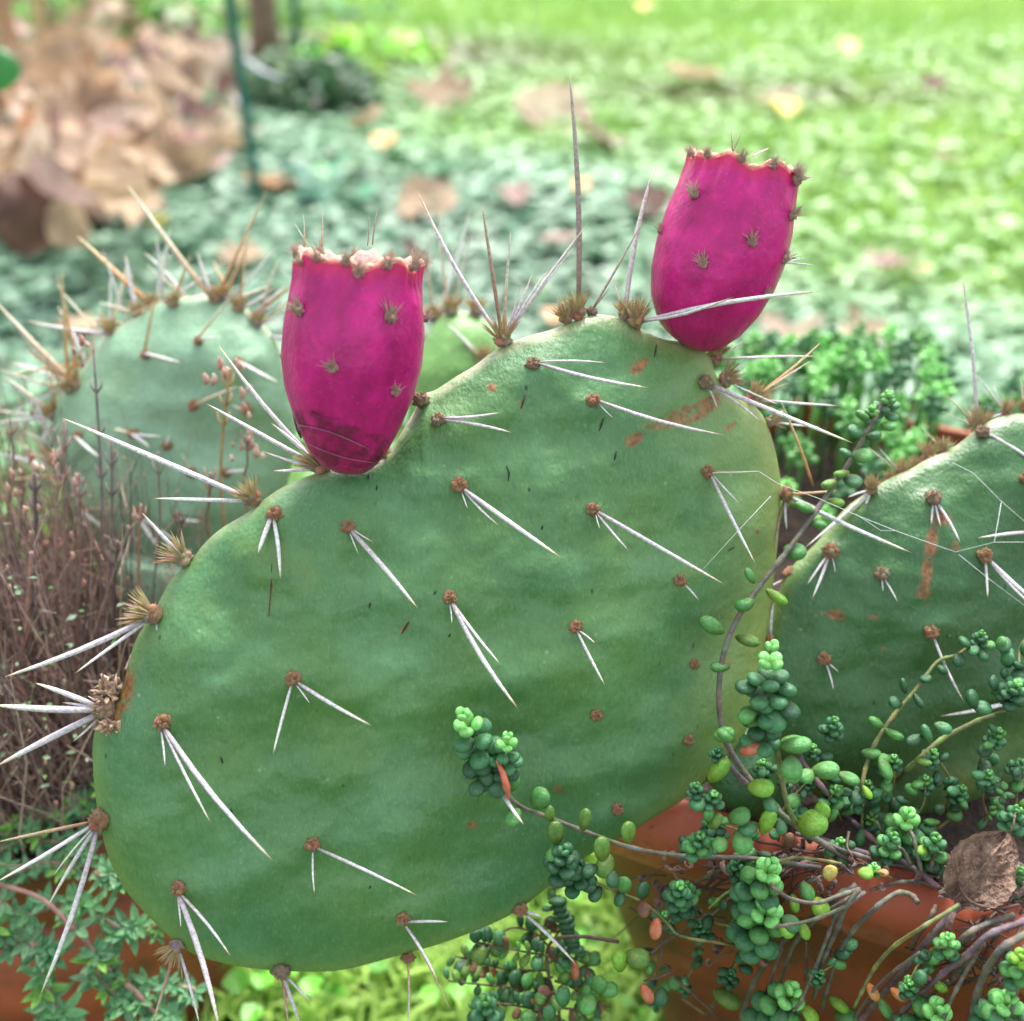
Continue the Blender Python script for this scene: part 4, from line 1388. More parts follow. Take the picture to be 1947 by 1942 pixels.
# ------------------------------------------------------------------ fruits
def fruit(parent, base, topc, prof, dbase, dtop, label, seed, rimh=18, ridges=7):
    """urn shaped fruit: prof = [(t, left x, right x)] across the axis, a wavy lip and a sunken scar"""
    b_, t_ = P(base[0], base[1], dbase), P(topc[0], topc[1], dtop)
    ax = (t_ - b_)
    L = ax.length
    a = ax.normalized()
    s1 = a.cross(-FWD).normalized() * -1
    s1 = RIGHT - a * RIGHT.dot(a)
    s1.normalize()
    s2 = a.cross(s1)
    n_ = 120
    rows = []
    cols = []
    m_ = 90
    pr = np.array(prof, dtype=float)
    for i in range(m_ + 1):
        t = i / m_
        # smooth interpolation of the two silhouettes
        l = np.interp(t, pr[:, 0], pr[:, 1])
        r = np.interp(t, pr[:, 0], pr[:, 2])
        rows.append([t, l, r])
    rows = np.array(rows)
    for _ in range(4):
        rows[2:-1, 1:] = (rows[1:-2, 1:] + 2 * rows[2:-1, 1:] + rows[3:, 1:]) / 4
    for _ in range(0):
        rows[1:-1, 1:] = (rows[:-2, 1:] + 2 * rows[1:-1, 1:] + rows[2:, 1:]) / 4
    dm = (dbase + dtop) / 2 / F0
    V, C = [], []
    for (t, l, r) in rows:
        for k in range(n_):
            an = 2 * math.pi * k / n_
            cx, rad = (l + r) / 2 * dm, (r - l) / 2 * dm
            lob = 0.018 * math.cos(ridges * an + 2 * t + seed) * min(1, t * 3) + 0.02 * noise.noise(Vector((math.cos(an) * 1.6, math.sin(an) * 1.6, t * 2 + seed)))
            topw = max(0, (t - 0.84) / 0.16)
            lob += 0.012 * topw ** 0.7 * math.sin(29 * an + 3 * math.sin(3 * an)) + topw * 0.04 * math.sin(8 * an + seed) + 0.022 * topw * math.sin(17 * an + seed)
            ry = rad * 0.93
            wob = topw * (math.sin(8 * an + seed + 1) * 0.0008 + math.sin(5 * an) * 0.0008)
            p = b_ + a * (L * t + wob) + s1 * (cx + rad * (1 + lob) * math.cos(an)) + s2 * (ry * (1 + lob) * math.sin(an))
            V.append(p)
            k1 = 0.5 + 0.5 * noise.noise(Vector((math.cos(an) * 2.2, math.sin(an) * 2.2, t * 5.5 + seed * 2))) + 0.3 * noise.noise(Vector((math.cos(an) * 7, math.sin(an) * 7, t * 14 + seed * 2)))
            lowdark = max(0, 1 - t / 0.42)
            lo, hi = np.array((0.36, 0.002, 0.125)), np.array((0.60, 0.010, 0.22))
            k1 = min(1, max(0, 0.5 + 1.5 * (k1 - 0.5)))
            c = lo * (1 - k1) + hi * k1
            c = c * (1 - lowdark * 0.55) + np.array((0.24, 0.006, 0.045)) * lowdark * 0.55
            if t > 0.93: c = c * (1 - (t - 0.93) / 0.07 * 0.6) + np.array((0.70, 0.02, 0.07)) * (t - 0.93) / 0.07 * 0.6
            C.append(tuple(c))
    Fq = []
    for i in range(m_):
        for k in range(n_):
            k2 = (k + 1) % n_
            Fq.append((i * n_ + k, i * n_ + k2, (i + 1) * n_ + k2, (i + 1) * n_ + k))
    Fq.append(tuple(reversed(range(n_))))
    mb = MB()
    mb.add(V, Fq, C)
    o = mb.build('fruit', M_fruit, parent)
    tag(o, label)
    # the lip and sunken top
    cup = MB()
    (t, l, r) = rows[-1]
    Vc, Cc = [], []
    for (kr, dz, cc) in ((1.0, 0.0, (0.66, 0.10, 0.14)), (0.99, 0.0012, (0.52, 0.22, 0.16)), (0.94, 0.0016, (0.5, 0.32, 0.23)), (0.84, 0.0006, (0.52, 0.27, 0.24)), (0.66, -0.003, (0.45, 0.2, 0.17)),
                         (0.42, -0.006, (0.4, 0.2, 0.13)), (0.12, -0.007, (0.3, 0.15, 0.1))):
        for k in range(n_):
            an = 2 * math.pi * k / n_
            cx, rad = (l + r) / 2 * dm, (r - l) / 2 * dm
            lob = 0.012 * math.sin(29 * an + 3 * math.sin(3 * an)) + 0.04 * math.sin(8 * an + seed) + 0.022 * math.sin(17 * an + seed) + 0.02 * noise.noise(Vector((math.cos(an) * 1.6, math.sin(an) * 1.6, 2 + seed))) + 0.012 * math.cos(ridges * an + 2 + seed)
            wob = math.sin(8 * an + seed + 1) * 0.0008 + math.sin(5 * an) * 0.0008 + dz + 0.0005 * math.sin(23 * an) * (kr < 0.99)
            Vc.append(b_ + a * (L + wob) + s1 * (cx + rad * kr * (1 + lob) * math.cos(an)) + s2 * (rad * 0.93 * kr * (1 + lob) * math.sin(an)))
            Cc.append(tuple(x_ * (0.85 + 0.3 * random.random()) for x_ in cc))
    Fc = []
    for i in range(6):
        for k in range(n_):
            k2 = (k + 1) % n_
            Fc.append((i * n_ + k, i * n_ + k2, (i + 1) * n_ + k2, (i + 1) * n_ + k))
    Fc.append(tuple(6 * n_ + k for k in range(n_)))
    cup.add(Vc, Fc, Cc)
    cup.build('crown_scar', M_cup, o)
    return o, BVHTree.FromPolygons(V, Fq), (b_ + a * L, a, s1, s2, (r - l) / 2 * dm, (l + r) / 2 * dm)


# profile is in photo pixels left / right of the axis
f1, FB1, T1 = fruit(cactus, (664, 900), (686, 500), [(0, -12, 12), (0.015, -40, 36), (0.05, -62, 52), (0.12, -84, 71), (0.25, -108, 94), (0.4, -128, 116), (0.55, -136, 128), (0.7, -134, 129),
                    (0.85, -126, 121), (0.93, -121, 114), (1.0, -119, 113)], 0.3185, 0.3025, 'lower magenta fruit at the left shoulder of the main pad', 1.3)
f2, FB2, T2 = fruit(cactus, (1333, 668), (1412, 318), [(0, -10, 8), (0.015, -36, 26), (0.05, -64, 42), (0.12, -94, 66), (0.25, -118, 94), (0.4, -128, 112), (0.55, -129, 120), (0.7, -123, 120),
                    (0.85, -112, 113), (0.95, -102, 107), (1.0, -100, 105)], 0.340, 0.326, 'higher magenta fruit at the right shoulder of the main pad', 4.1)


def fruit_tufts(fo, bv, T, pts, rimn, seed):
    random.seed(seed)
    for (px, py, r) in pts:
        loc, nrm = hit(bv, px, py, 0.31)
        areole(fo, loc, (nrm * 0.8 + UP * 0.75 + RIGHT * random.gauss(0, 0.25)).normalized(), r * random.uniform(0.95, 1.25), 'fruit', 0.31)
    c, a, s1, s2, rad, cx = T
    for k in range(rimn):
        an = 2 * math.pi * (k + 0.3 * random.random()) / rimn
        p = c + s1 * (cx + rad * 1.0 * math.cos(an)) + s2 * (rad * 0.93 * math.sin(an))
        n_ = (a * 1.0 + s1 * math.cos(an) * 0.6 + s2 * math.sin(an) * 0.6).normalized()
        areole(fo, p + a * 0.0006, n_, random.uniform(6.5, 9.5), 'fruit', 0.31)


fruit_tufts(f1, FB1, T1, [(572, 592, 9), (742, 606, 9), (635, 702, 9), (752, 747, 8), (680, 520, 9), (812, 606, 8), (806, 505, 9), (574, 500, 6)], 11, 5)
fruit_tufts(f2, FB2, T2, [(1320, 372, 9), (1430, 462, 9), (1338, 503, 8), (1503, 412, 8), (1490, 495, 8), (1257, 440, 6), (1455, 560, 6), (1512, 345, 9)], 10, 6)
for (fo, bx, by, d, tx, ty, w, pal) in ((f1, 708, 466, 0.312, 720, 392, 3, 'G'), (f1, 699, 468, 0.312, 702, 402, 2.5, 'G'), (f1, 578, 470, 0.312, 576, 405, 3, 'C'),
                                         (f1, 612, 470, 0.312, 614, 402, 3, 'C'), (f1, 590, 475, 0.312, 560, 425, 2.5, 'C'),
                                         (f2, 1393, 290, 0.324, 1390, 248, 2.5, 'G'), (f2, 1393, 290, 0.324, 1410, 250, 2.5, 'G'), (f2, 1430, 298, 0.32, 1462, 282, 4, 'W'),
                                         (f2, 1495, 500, 0.318, 1551, 505, 3.5, 'W'), (f2, 1495, 500, 0.318, 1530, 490, 3, 'W'), (f2, 1513, 340, 0.318, 1550, 335, 3, 'C'),
                                         (f2, 1513, 335, 0.318, 1512, 308, 2.5, 'C')):
    spine(fo, P(bx, by, d), tx, ty, w, pal, lift=0.05)

# withered dark thread-like flower remnant along the left side and round the base of the lower fruit
mb = MB()
for k in range(4):
    pts = []
    for i in range(9):
        t = i / 8
        x = 536 + 34 * t ** 1.3 + random.uniform(-3, 3) + k * 1.5
        y = 672 + t * (150 + k * 4) + random.uniform(-3, 3)
        loc, nrm = hit(FB1, max(x, 545), y, 0.31)
        pts.append(P(x, y, 0.313 + 0.0003 * k))
    mb.tube(pts, [(0.00025 + 0.0004 * random.random()) * random.uniform(0.6, 1.3) for _ in range(9)], 4, random.choice([(0.12, 0.07, 0.07), (0.26, 0.17, 0.15), (0.08, 0.05, 0.05)]))
for k in range(0, 9, 3):
    x0 = random.uniform(562, 590)
    x1 = random.uniform(640, 742)
    yo = 772 + 11 * k
    pts = []
    for i in range(8):
        t = i / 7
        x = x0 + (x1 - x0) * t
        y = yo + (x - 566) * (0.36 - 0.012 * k) + 5 * math.sin(t * 4 + k)
        loc, nrm = hit(FB1, min(max(x, 560), 745), min(y, 890), 0.31)
        pts.append(loc + nrm * 0.0005)
    w_ = 0.00010 if k % 3 else 0.0002
    mb.tube(pts, [w_ * random.uniform(0.7, 1.4) for _ in range(8)], 4, random.choice([(0.36, 0.12, 0.18), (0.2, 0.04, 0.08), (0.42, 0.2, 0.26)]))
# thin film of the dried flower wrapping the foot of the fruit
fv, ff = [], []
for j in range(9):
    for i in range(15):
        x = 560 + 180 * i / 14
        y = 772 + (x - 566) * 0.36 + j * (112 - (x - 566) * 0.34) / 8 + 4 * math.sin(i * 1.3 + j)
        loc, nrm = hit(FB1, min(max(x, 562), 743), min(y, 893), 0.31)
        fv.append(loc + nrm * 0.0003)
for j in range(8):
    for i in range(14):
        a = j * 15 + i
        ff.append((a, a + 1, a + 16, a + 15))
film = MB()
film.add(fv, ff, (0.16, 0.02, 0.05))
film.build('dried_film', M_film, f1)
o = mb.build('withered_bract', M_glochid, f1)

# ------------------------------------------------------------------ rear left cactus
cb = P(330, 1105, 0.452)
lc = empty('prickly_pear_cactus', Vector((cb.x, cb.y - 0.01, PZ - 0.015)),
           'pale blurred prickly pear behind the brown stalks at the left, with orange and white spines', 'cactus')
L_OUT = [(112, 900), (100, 820), (112, 760), (145, 715), (180, 668), (215, 628), (262, 600), (290, 578), (340, 566), (405, 562), (450, 575), (490, 605), (525, 650),
         (548, 720), (560, 800), (552, 900), (525, 980), (480, 1050), (420, 1098), (350, 1112), (270, 1095), (190, 1040), (140, 980)]


def d_left(x, y):
    return 0.452 + 0.00002 * (y - 830)


LF = [((278, 676), [(345, 690, 9, 'W'), (296, 560, 6, 'O')]), ((378, 650), [(440, 560, 6, 'C'), (420, 640, 5, 'W')]), ((368, 772), [(455, 735, 6, 'C')]), ((254, 826), [(285, 852, 9, 'W'), (215, 815, 6, 'C'), (308, 830, 6, 'W')]),
      ((318, 848), [(322, 828, 5, 'W')]), ((160, 968), [(205, 1012, 9, 'W'), (228, 966, 5, 'C')]), ((262, 975), [(308, 1050, 8, 'W'), (350, 1040, 6, 'W')]), ((430, 900), [(470, 895, 8, 'W')]),
      ((365, 900), [(345, 860, 4, 'C')]), ((138, 740), [(118, 515, 7, 'O'), (170, 620, 5, 'O')]), ((455, 690), [(530, 728, 8, 'W')]), ((340, 985), [(385, 992, 7, 'W')]), ((150, 830), [(190, 870, 8, 'W')]), ((470, 780), [(440, 770, 5, 'C')])]
lpad, LBV = pad(lc, 'pad', L_OUT, (335, 840), d_left, 0.011, M_pad_pale, n=256, nr=48, bumps=[l[0] for l in LF], seed=21.0)
for (xy, tips) in LF:
    loc, nrm = hit(LBV, xy[0], xy[1], 0.452)
    areole(lpad, loc, (nrm + UP * 0.3).normalized(), 10, 'bud', 0.45)
    for tp in tips: spine(lpad, loc + nrm * 0.002, tp[0], tp[1], tp[2], tp[3], lift=0.25)
for (xy, tips) in (((408, 575), [(242, 352, 11, 'C'), (375, 478, 8, 'W'), (506, 365, 8, 'O')]),
                   ((330, 583), [(362, 485, 6, 'O'), (385, 478, 0.5, 'W')]),
                   ((290, 578), [(146, 448, 11, 'O'), (323, 432, 8, 'W')]),
                   ((262, 600), [(238, 484, 9, 'W'), (185, 575, 8, 'C'), (250, 520, 5, 'O')]),
                   ((425, 570), [(478, 450, 7, 'O'), (460, 545, 8, 'W')]),
                   ((455, 590), [(520, 550, 8, 'W'), (470, 470, 5, 'O')]),
                   ((490, 620), [(530, 490, 8, 'C'), (548, 600, 6, 'W'), (565, 560, 5, 'O')]),
                   ((148, 735), [(-12, 570, 10, 'C'), (108, 520, 7, 'O'), (45, 660, 7, 'O'), (115, 722, 9, 'W')]),
                   ((135, 745), [(20, 600, 8, 'C'), (-10, 700, 5, 'C')]),
                   ((210, 635), [(50, 610, 8, 'L'), (190, 590, 6, 'O'), (248, 695, 8, 'W')]),
                   ((97, 790), [(5, 715, 8, 'C'), (-10, 805, 10, 'W'), (75, 850, 8, 'W'), (-10, 780, 7, 'W'), (55, 778, 5, 'C')]),
                   ((112, 890), [(-10, 860, 9, 'W'), (60, 815, 6, 'O'), (30, 840, 6, 'C')]),
                   ((95, 795), [(120, 725, 6, 'C'), (5, 720, 6, 'W')])):
    loc, nrm = hit(LBV, xy[0], xy[1], 0.452)
    outv = (UP * 0.8 - FWD * 0.3 + RIGHT * (-0.5 if xy[0] < 200 else 0.0)).normalized()
    areole(lpad, loc, outv, 13, 'ptuft', 0.45)
    for tp in tips:
        if tp[2] < 1: continue
        spine(lpad, loc, tp[0], tp[1], tp[2], tp[3], lift=0.1)
random.seed(66)
for (x_, y_, outx) in ((128, 725, -1), (105, 780, -1), (100, 850, -1), (118, 905, -1), (160, 690, -0.8), (200, 640, -0.5), (240, 612, -0.3), (310, 572, 0), (360, 563, 0), (440, 572, 0.3), (480, 600, 0.5), (515, 640, 0.8)):
    loc, nrm = hit(LBV, x_, y_, 0.452)
    for k in range(3):
        a = math.atan2(0.8, outx) + random.gauss(0, 0.75)
        L = random.uniform(60, 150)
        spine(lpad, loc, x_ + math.cos(a) * L, y_ - math.sin(a) * L, random.uniform(5, 8), random.choice('CWWOL'), lift=random.uniform(-0.3, 0.5))
# stalk of the pad down into the pot
mb = MB()
mb.tube([P(345, 1060, 0.456), P(335, 1120, 0.458), Vector((cb.x, cb.y - 0.012, PZ - 0.02))], [0.030, 0.022, 0.017], 14)
k_ = mb.build('pad_base', M_pad_pale, lc)

# the woody base joining the main plant to the soil
mb = MB()
mb.tube([P(1390, 1400, 0.362), P(1430, 1480, 0.37), P(1450, 1560, 0.38)], [0.022, 0.018, 0.016], 16, flat=0.6)
mb.tube([P(1640, 1480, 0.39), P(1600, 1545, 0.395), P(1560, 1600, 0.40)], [0.028, 0.020, 0.016], 16, flat=0.6)
mb.build('pad_base', M_pad_dark, cactus)

# ------------------------------------------------------------------ sedum
TOC = -FWD


def bead(nu=12, nv=9, a=0.5, b=0.36, fatter=0.55):
    vs, fs = [], []
    for j in range(nv + 1):
        t = j / nv
        ph = math.pi * t
        r = math.sin(ph) * (0.75 + 0.42 * t)
        for i in range(nu):
            th = 2 * math.pi * i / nu
            yy = math.sin(th) * r * b
            if yy > 0: yy *= 0.72
            vs.append(Vector((math.cos(th) * r * a * 0.95, yy, 0.5 - 0.5 * math.cos(ph) + 0.0)))
    for j in range(nv):
        for i in range(nu):
            i2 = (i + 1) % nu
            fs.append((j * nu + i, j * nu + i2, (j + 1) * nu + i2, (j + 1) * nu + i))
    return vs, fs


BEAD = {}
for k, m in SED.items():
    for nm, (a, b) in (('r', (0.46, 0.34)), ('l', (0.32, 0.27))):
        mb = MB()
        v, f = bead(a=a, b=b)
        mb.add(v, f, [(lambda t, n_: (0.95 - 0.15 * t + n_ + (0.5 * max(0, t - 0.86) / 0.14), 0.72 + 0.4 * t + n_, 0.6 + 0.55 * t + n_))(p_.z, 0.10 * noise.noise(p_ * 5)) for p_ in v])
        BEAD[k + nm] = mb.mesh('leaf', m)


def leaf(parent, p, d, size, col, shape='r', roll=None, name='leaf'):
    """one fleshy leaf growing from p in direction d"""
    d = Vector(d).normalized()
    q = d.to_track_quat('Z', 'Y').to_matrix() @ Matrix.Rotation(roll if roll is not None else random.uniform(0, 6.28), 3, 'Z')
    s_ = size * random.uniform(0.8, 1.0)
    return link(name, BEAD[col + shape], parent, p, q, (s_ * random.uniform(0.85, 1.1), s_ * random.uniform(0.85, 1.1), s_))


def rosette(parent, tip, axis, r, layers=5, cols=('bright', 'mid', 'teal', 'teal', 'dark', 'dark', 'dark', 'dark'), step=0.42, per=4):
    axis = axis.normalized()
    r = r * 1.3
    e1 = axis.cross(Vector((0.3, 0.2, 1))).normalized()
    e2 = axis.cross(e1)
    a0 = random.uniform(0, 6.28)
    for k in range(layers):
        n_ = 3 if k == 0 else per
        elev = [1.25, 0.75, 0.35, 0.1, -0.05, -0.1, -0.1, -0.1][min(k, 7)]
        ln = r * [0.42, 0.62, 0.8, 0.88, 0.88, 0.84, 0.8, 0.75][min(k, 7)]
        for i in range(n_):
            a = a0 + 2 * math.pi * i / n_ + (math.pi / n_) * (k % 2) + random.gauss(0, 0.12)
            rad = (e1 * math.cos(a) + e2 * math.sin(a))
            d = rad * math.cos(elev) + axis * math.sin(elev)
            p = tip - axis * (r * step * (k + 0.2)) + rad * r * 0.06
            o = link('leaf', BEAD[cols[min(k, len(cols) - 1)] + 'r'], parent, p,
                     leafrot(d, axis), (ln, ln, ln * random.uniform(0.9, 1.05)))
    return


def leafrot(d, up):
    z = d.normalized()
    y = up - z * up.dot(z)
    if y.length < 1e-4: y = Vector((0, 0, 1)) - z * z.z
    y = y.normalized()
    x = y.cross(z)
    m = Matrix((x, y, z)).transposed()
    return m


STEMC = {'purple': (0.13, 0.09, 0.10), 'grey': (0.11, 0.10, 0.075), 'olive': (0.14, 0.15, 0.05), 'green': (0.2, 0.30, 0.07), 'brown': (0.085, 0.05, 0.038)}


def stem(parent, pts3, w_px, col='grey', taper=0.8):
    n_ = max(8, 4 * len(pts3))
    sp = [Vector(v) for v in spline([tuple(p) for p in pts3], n_)]
    r = w_px / 2 * PX
    c0 = STEMC[col]
    ring_at = set(range(3, n_ - 1, 5))
    rad, cols = [], []
    for i in range(n_):
        k = 1 + (taper - 1) * i / (n_ - 1)
        nod = 1.22 if i in ring_at else 1.0
        rad.append(r * k * nod)
        cc = tuple(min(0.6, x * random.uniform(0.8, 1.2) * (1.45 if i in ring_at else 1)) for x in c0)
        cols.append(cc)
    mb = MB()
    mb.tube(sp, rad, 8, cols)
    mb.build('stem', M_stem, parent)
    return sp


def dtop(px, py, lift=0.006):
    """distance to the planter's top or near side along a view ray, a little proud of it"""
    r = ray(px, py)
    t1 = (ZR + lift - CAMZ) / r.z
    n_ = EDGE_N
    t2 = ((corner + n_ * (0.004 + lift)) - CAM).dot(n_) / r.dot(n_)
    # below the rim the side slopes away inward
    nn = (n_ - Vector((0, 0, 0.22))).normalized()
    t3 = ((corner + n_ * (0.002 + lift) + Vector((0, 0, ZR - 0.03))) - CAM).dot(nn) / r.dot(nn)
    t = max(t1, t2)
    if (CAM + r * t).z < ZR - 0.035: t = max(t, t3)
    return t


def Pp(px, py, lift=0.006):
    return P(px, py, dtop(px, py, lift))


def J(v, s):
    return v + Vector((random.gauss(0, s), random.gauss(0, s), random.gauss(0, s)))


def shoot(pts, label, w=8, col='grey', pfun=None, d=None, group=None):
    """pts: list of photo points, optional third value = distance"""
    P3 = []
    for p in pts:
        if len(p) == 3: P3.append(P(*p))
        elif d is not None: P3.append(P(p[0], p[1], d))
        else: P3.append(Pp(p[0], p[1]))
    t = empty('sedum_shoot', P3[0], label, 'sedum shoot', group)
    sp = stem(t, P3, w, col)
    return t, sp


def L_at(t, px, py, d, ang, size, col, shape='r', lean=0.35):
    """leaf centred at the photo point, pointing in-view at ang degrees (0 right, 90 up)"""
    a = math.radians(ang)
    v = (RIGHT * math.cos(a) + UP * math.sin(a) - FWD * lean).normalized()
    s_ = size / F0 * d
    leaf(t, P(px, py, d) - v * s_ * 0.5, v, s_, col, shape, roll=random.uniform(-0.5, 0.5))


UPC = (UP * 0.75 + TOC * 0.65)

# 1 double headed sprig lying on the main pad
t, sp = shoot([(1560, 1650, 0.325), (1420, 1632, 0.322), (1300, 1628, 0.320), (1200, 1612, 0.318), (1110, 1580, 0.3165), (1045, 1555, 0.316), (985, 1530, 0.315), (940, 1480, 0.314), (900, 1420, 0.312)],
              'trailing sedum shoot lying across the front of the main pad, ending in two rosette heads', 9, 'grey')
ax = (P(880, 1350, 0.305) - P(935, 1480, 0.312)).normalized()
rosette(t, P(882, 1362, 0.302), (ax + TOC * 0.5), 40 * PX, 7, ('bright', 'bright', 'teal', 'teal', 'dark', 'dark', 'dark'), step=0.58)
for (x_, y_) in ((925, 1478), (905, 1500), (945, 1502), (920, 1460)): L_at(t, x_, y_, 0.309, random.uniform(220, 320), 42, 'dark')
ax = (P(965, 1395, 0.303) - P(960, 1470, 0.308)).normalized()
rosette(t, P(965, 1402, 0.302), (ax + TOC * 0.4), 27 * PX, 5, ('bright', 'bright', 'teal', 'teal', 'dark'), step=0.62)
for (x_, y_, an, sz, cc) in ((975, 1485, 80, 46, 'mid'), (1027, 1517, 60, 54, 'mid'), (1057, 1583, 95, 56, 'olive'), (1112, 1556, 80, 58, 'olive'), (1145, 1615, 95, 56, 'olive'),
                             (1195, 1580, 95, 58, 'olive'), (975, 1555, 230, 42, 'mid'), (1050, 1625, 250, 36, 'mid'), (1085, 1640, 300, 34, 'dark'), (1120, 1655, 200, 38, 'dark'),
                             (1165, 1675, 260, 34, 'dark'), (1045, 1545, 100, 40, 'olive')):
    L_at(t, x_, y_, 0.3125, an, sz, cc, 'l' if cc == 'olive' else 'r')
mb = MB()
mb.tube([P(945, 1445, 0.3065), P(956, 1470, 0.3045), P(964, 1498, 0.3045), (P(967, 1520, 0.306))], [0.0004, 0.0009, 0.0011, 0.0003], 6, (0.55, 0.14, 0.08))
mb.build('dead_leaf_blade', M_stem, t)
rosette(t, P(1072, 1620, 0.310), UPC, 34 * PX, 4, ('teal', 'dark', 'dark', 'dark'))
rosette(t, P(1100, 1650, 0.318), UPC, 30 * PX, 4, ('dark', 'dark', 'dark', 'dark'))

# 2 tall shoot climbing between the two pads
t, sp = shoot([(1620, 1640), (1500, 1560, 0.325), (1440, 1500, 0.328), (1385, 1420, 0.33), (1368, 1350, 0.331), (1372, 1260, 0.333), (1400, 1180, 0.335), (1448, 1110, 0.337), (1497, 1048, 0.339), (1560, 960, 0.345), (1615, 880, 0.35),
               (1655, 810, 0.352), (1680, 765, 0.353)],
              'tall sparse sedum shoot climbing between the main pad and the dark right pad', 12, 'grey')
for (x_, y_, an, sz, cc, sh) in ((1512, 1048, -10, 46, 'mid', 'r'), (1425, 1092, 125, 46, 'mid', 'l'), (1478, 1135, -35, 52, 'lime', 'l'), (1415, 1148, 200, 46, 'mid', 'r'),
                                 (1350, 1187, 150, 72, 'mid', 'l'), (1425, 1218, -15, 56, 'olive', 'l'), (1367, 1268, 180, 48, 'mid', 'l'), (1555, 995, -20, 38, 'mid', 'l'),
                                 (1532, 965, 160, 46, 'mid', 'l'), (1592, 955, -10, 40, 'lime', 'l'), (1624, 915, -20, 44, 'teal', 'r'), (1607, 860, 160, 36, 'teal', 'r'),
                                 (1640, 866, -5, 40, 'mid', 'r'), (1628, 820, 170, 40, 'teal', 'r'), (1664, 828, 10, 38, 'teal', 'r'), (1640, 790, 150, 36, 'mid', 'r'), (1690, 810, -10, 32, 'mid', 'r'),
                                 (1575, 920, 200, 40, 'olive', 'l'), (1600, 900, 190, 36, 'olive', 'l')):
    dd = 0.333 + max(0, (x_ - 1370)) * 0.00006
    L_at(t, x_, y_, dd, an, sz, cc, sh)
rosette(t, P(1690, 752, 0.352), UPC, 26 * PX, 4, ('bright', 'mid', 'teal', 'teal'))
rosette(t, P(1660, 778, 0.352), UPC, 22 * PX, 3, ('bright', 'mid', 'teal'))

# 3 long beaded head in front of the gap
t, sp = shoot([(1540, 1600), (1500, 1540, 0.318), (1480, 1440, 0.315), (1466, 1340, 0.312), (1462, 1260, 0.308)],
              'beaded sedum shoot with a long dark head topped bright green beside the main pad edge', 11, 'olive')
rosette(t, P(1468, 1232, 0.300), (UP * 0.9 + TOC * 0.45), 36 * PX, 7, ('bright', 'bright', 'teal', 'teal', 'teal', 'dark', 'teal'), step=0.7)
for (x_, y_, an, sz, cc) in ((1418, 1305, 190, 50, 'dark'), (1495, 1310, -20, 52, 'teal'), (1455, 1340, 230, 46, 'teal'), (1500, 1350, -40, 50, 'dark'), (1418, 1362, 215, 52, 'mid'), (1472, 1372, 270, 56, 'teal'),
                             (1515, 1415, 10, 64, 'mid'), (1380, 1398, 150, 48, 'mid'), (1505, 1465, 265, 56, 'mid')):
    L_at(t, x_, y_, 0.306, an, sz, cc)

# 4 clustered shoots at the planter's left corner
t, sp = shoot([c9(1100, 1000), c9(860, 930), c9(660, 840), c9(500, 690), (*c9(330, 560), 0.322), (*c9(240, 440), 0.320)],
              'sedum shoot with plump lime and red tipped leaves over the left corner of the planter', 13, 'purple')
for (zx, zy, an, sz, cc, sh) in ((450, 610, 0, 56, 'lime', 'r'), (330, 770, 20, 52, 'mid', 'r'), (480, 800, 70, 60, 'lime', 'l'), (205, 510, 55, 66, 'lime', 'l'), (340, 920, 280, 52, 'mid', 'r'),
                                 (245, 310, 10, 48, 'mid', 'r'), (400, 392, 20, 56, 'red', 'l'), (620, 510, 265, 54, 'mid', 'r'), (640, 360, 0, 60, 'mid', 'r'), (500, 710, 300, 40, 'teal', 'r'),
                                 (370, 840, 200, 44, 'teal', 'r'), (215, 930, 200, 34, 'mid', 'r'), (560, 840, 290, 40, 'teal', 'r'), (150, 760, 100, 38, 'mid', 'r'), (420, 250, 260, 44, 'olive', 'r'), (190, 800, 60, 40, 'olive', 'l'), (90, 700, 200, 36, 'teal', 'r')):
    x_, y_ = c9(zx, zy)
    L_at(t, x_, y_, 0.312, an, sz, cc, sh)
for (zx, zy, r, cs) in ((180, 650, 22, ('bright', 'teal', 'teal')), (100, 890, 25, ('mid', 'teal', 'mid', 'teal')), (80, 600, 18, ('mid', 'teal', 'dark')), (200, 400, 16, ('teal', 'teal', 'dark'))):
    rosette(t, P(*c9(zx, zy), 0.311), UPC, r * PX, len(cs), cs)
# 5 fat lime leaf stem behind
t, sp = shoot([c9(1450, 1180), c9(1300, 1060), c9(1180, 990), c9(1040, 870), c9(900, 740), (*c9(800, 620), 0.335), (*c9(690, 480), 0.338), (*c9(640, 380), 0.338)],
              'thick grey sedum stem rising behind the fat lime kidney shaped leaf', 12, 'purple')
for (zx, zy, an, sz, cc, sh) in ((740, 810, 25, 62, 'lime', 'r'), (790, 740, 80, 44, 'lime', 'r'), (815, 510, 10, 58, 'mid', 'r'), (700, 545, 200, 40, 'mid', 'r')):
    x_, y_ = c9(zx, zy)
    L_at(t, x_, y_, 0.319, an, sz, cc, sh)
rosette(t, P(*c9(860, 235), 0.335), UPC, 22 * PX, 4, ('mid', 'teal', 'teal', 'dark'))
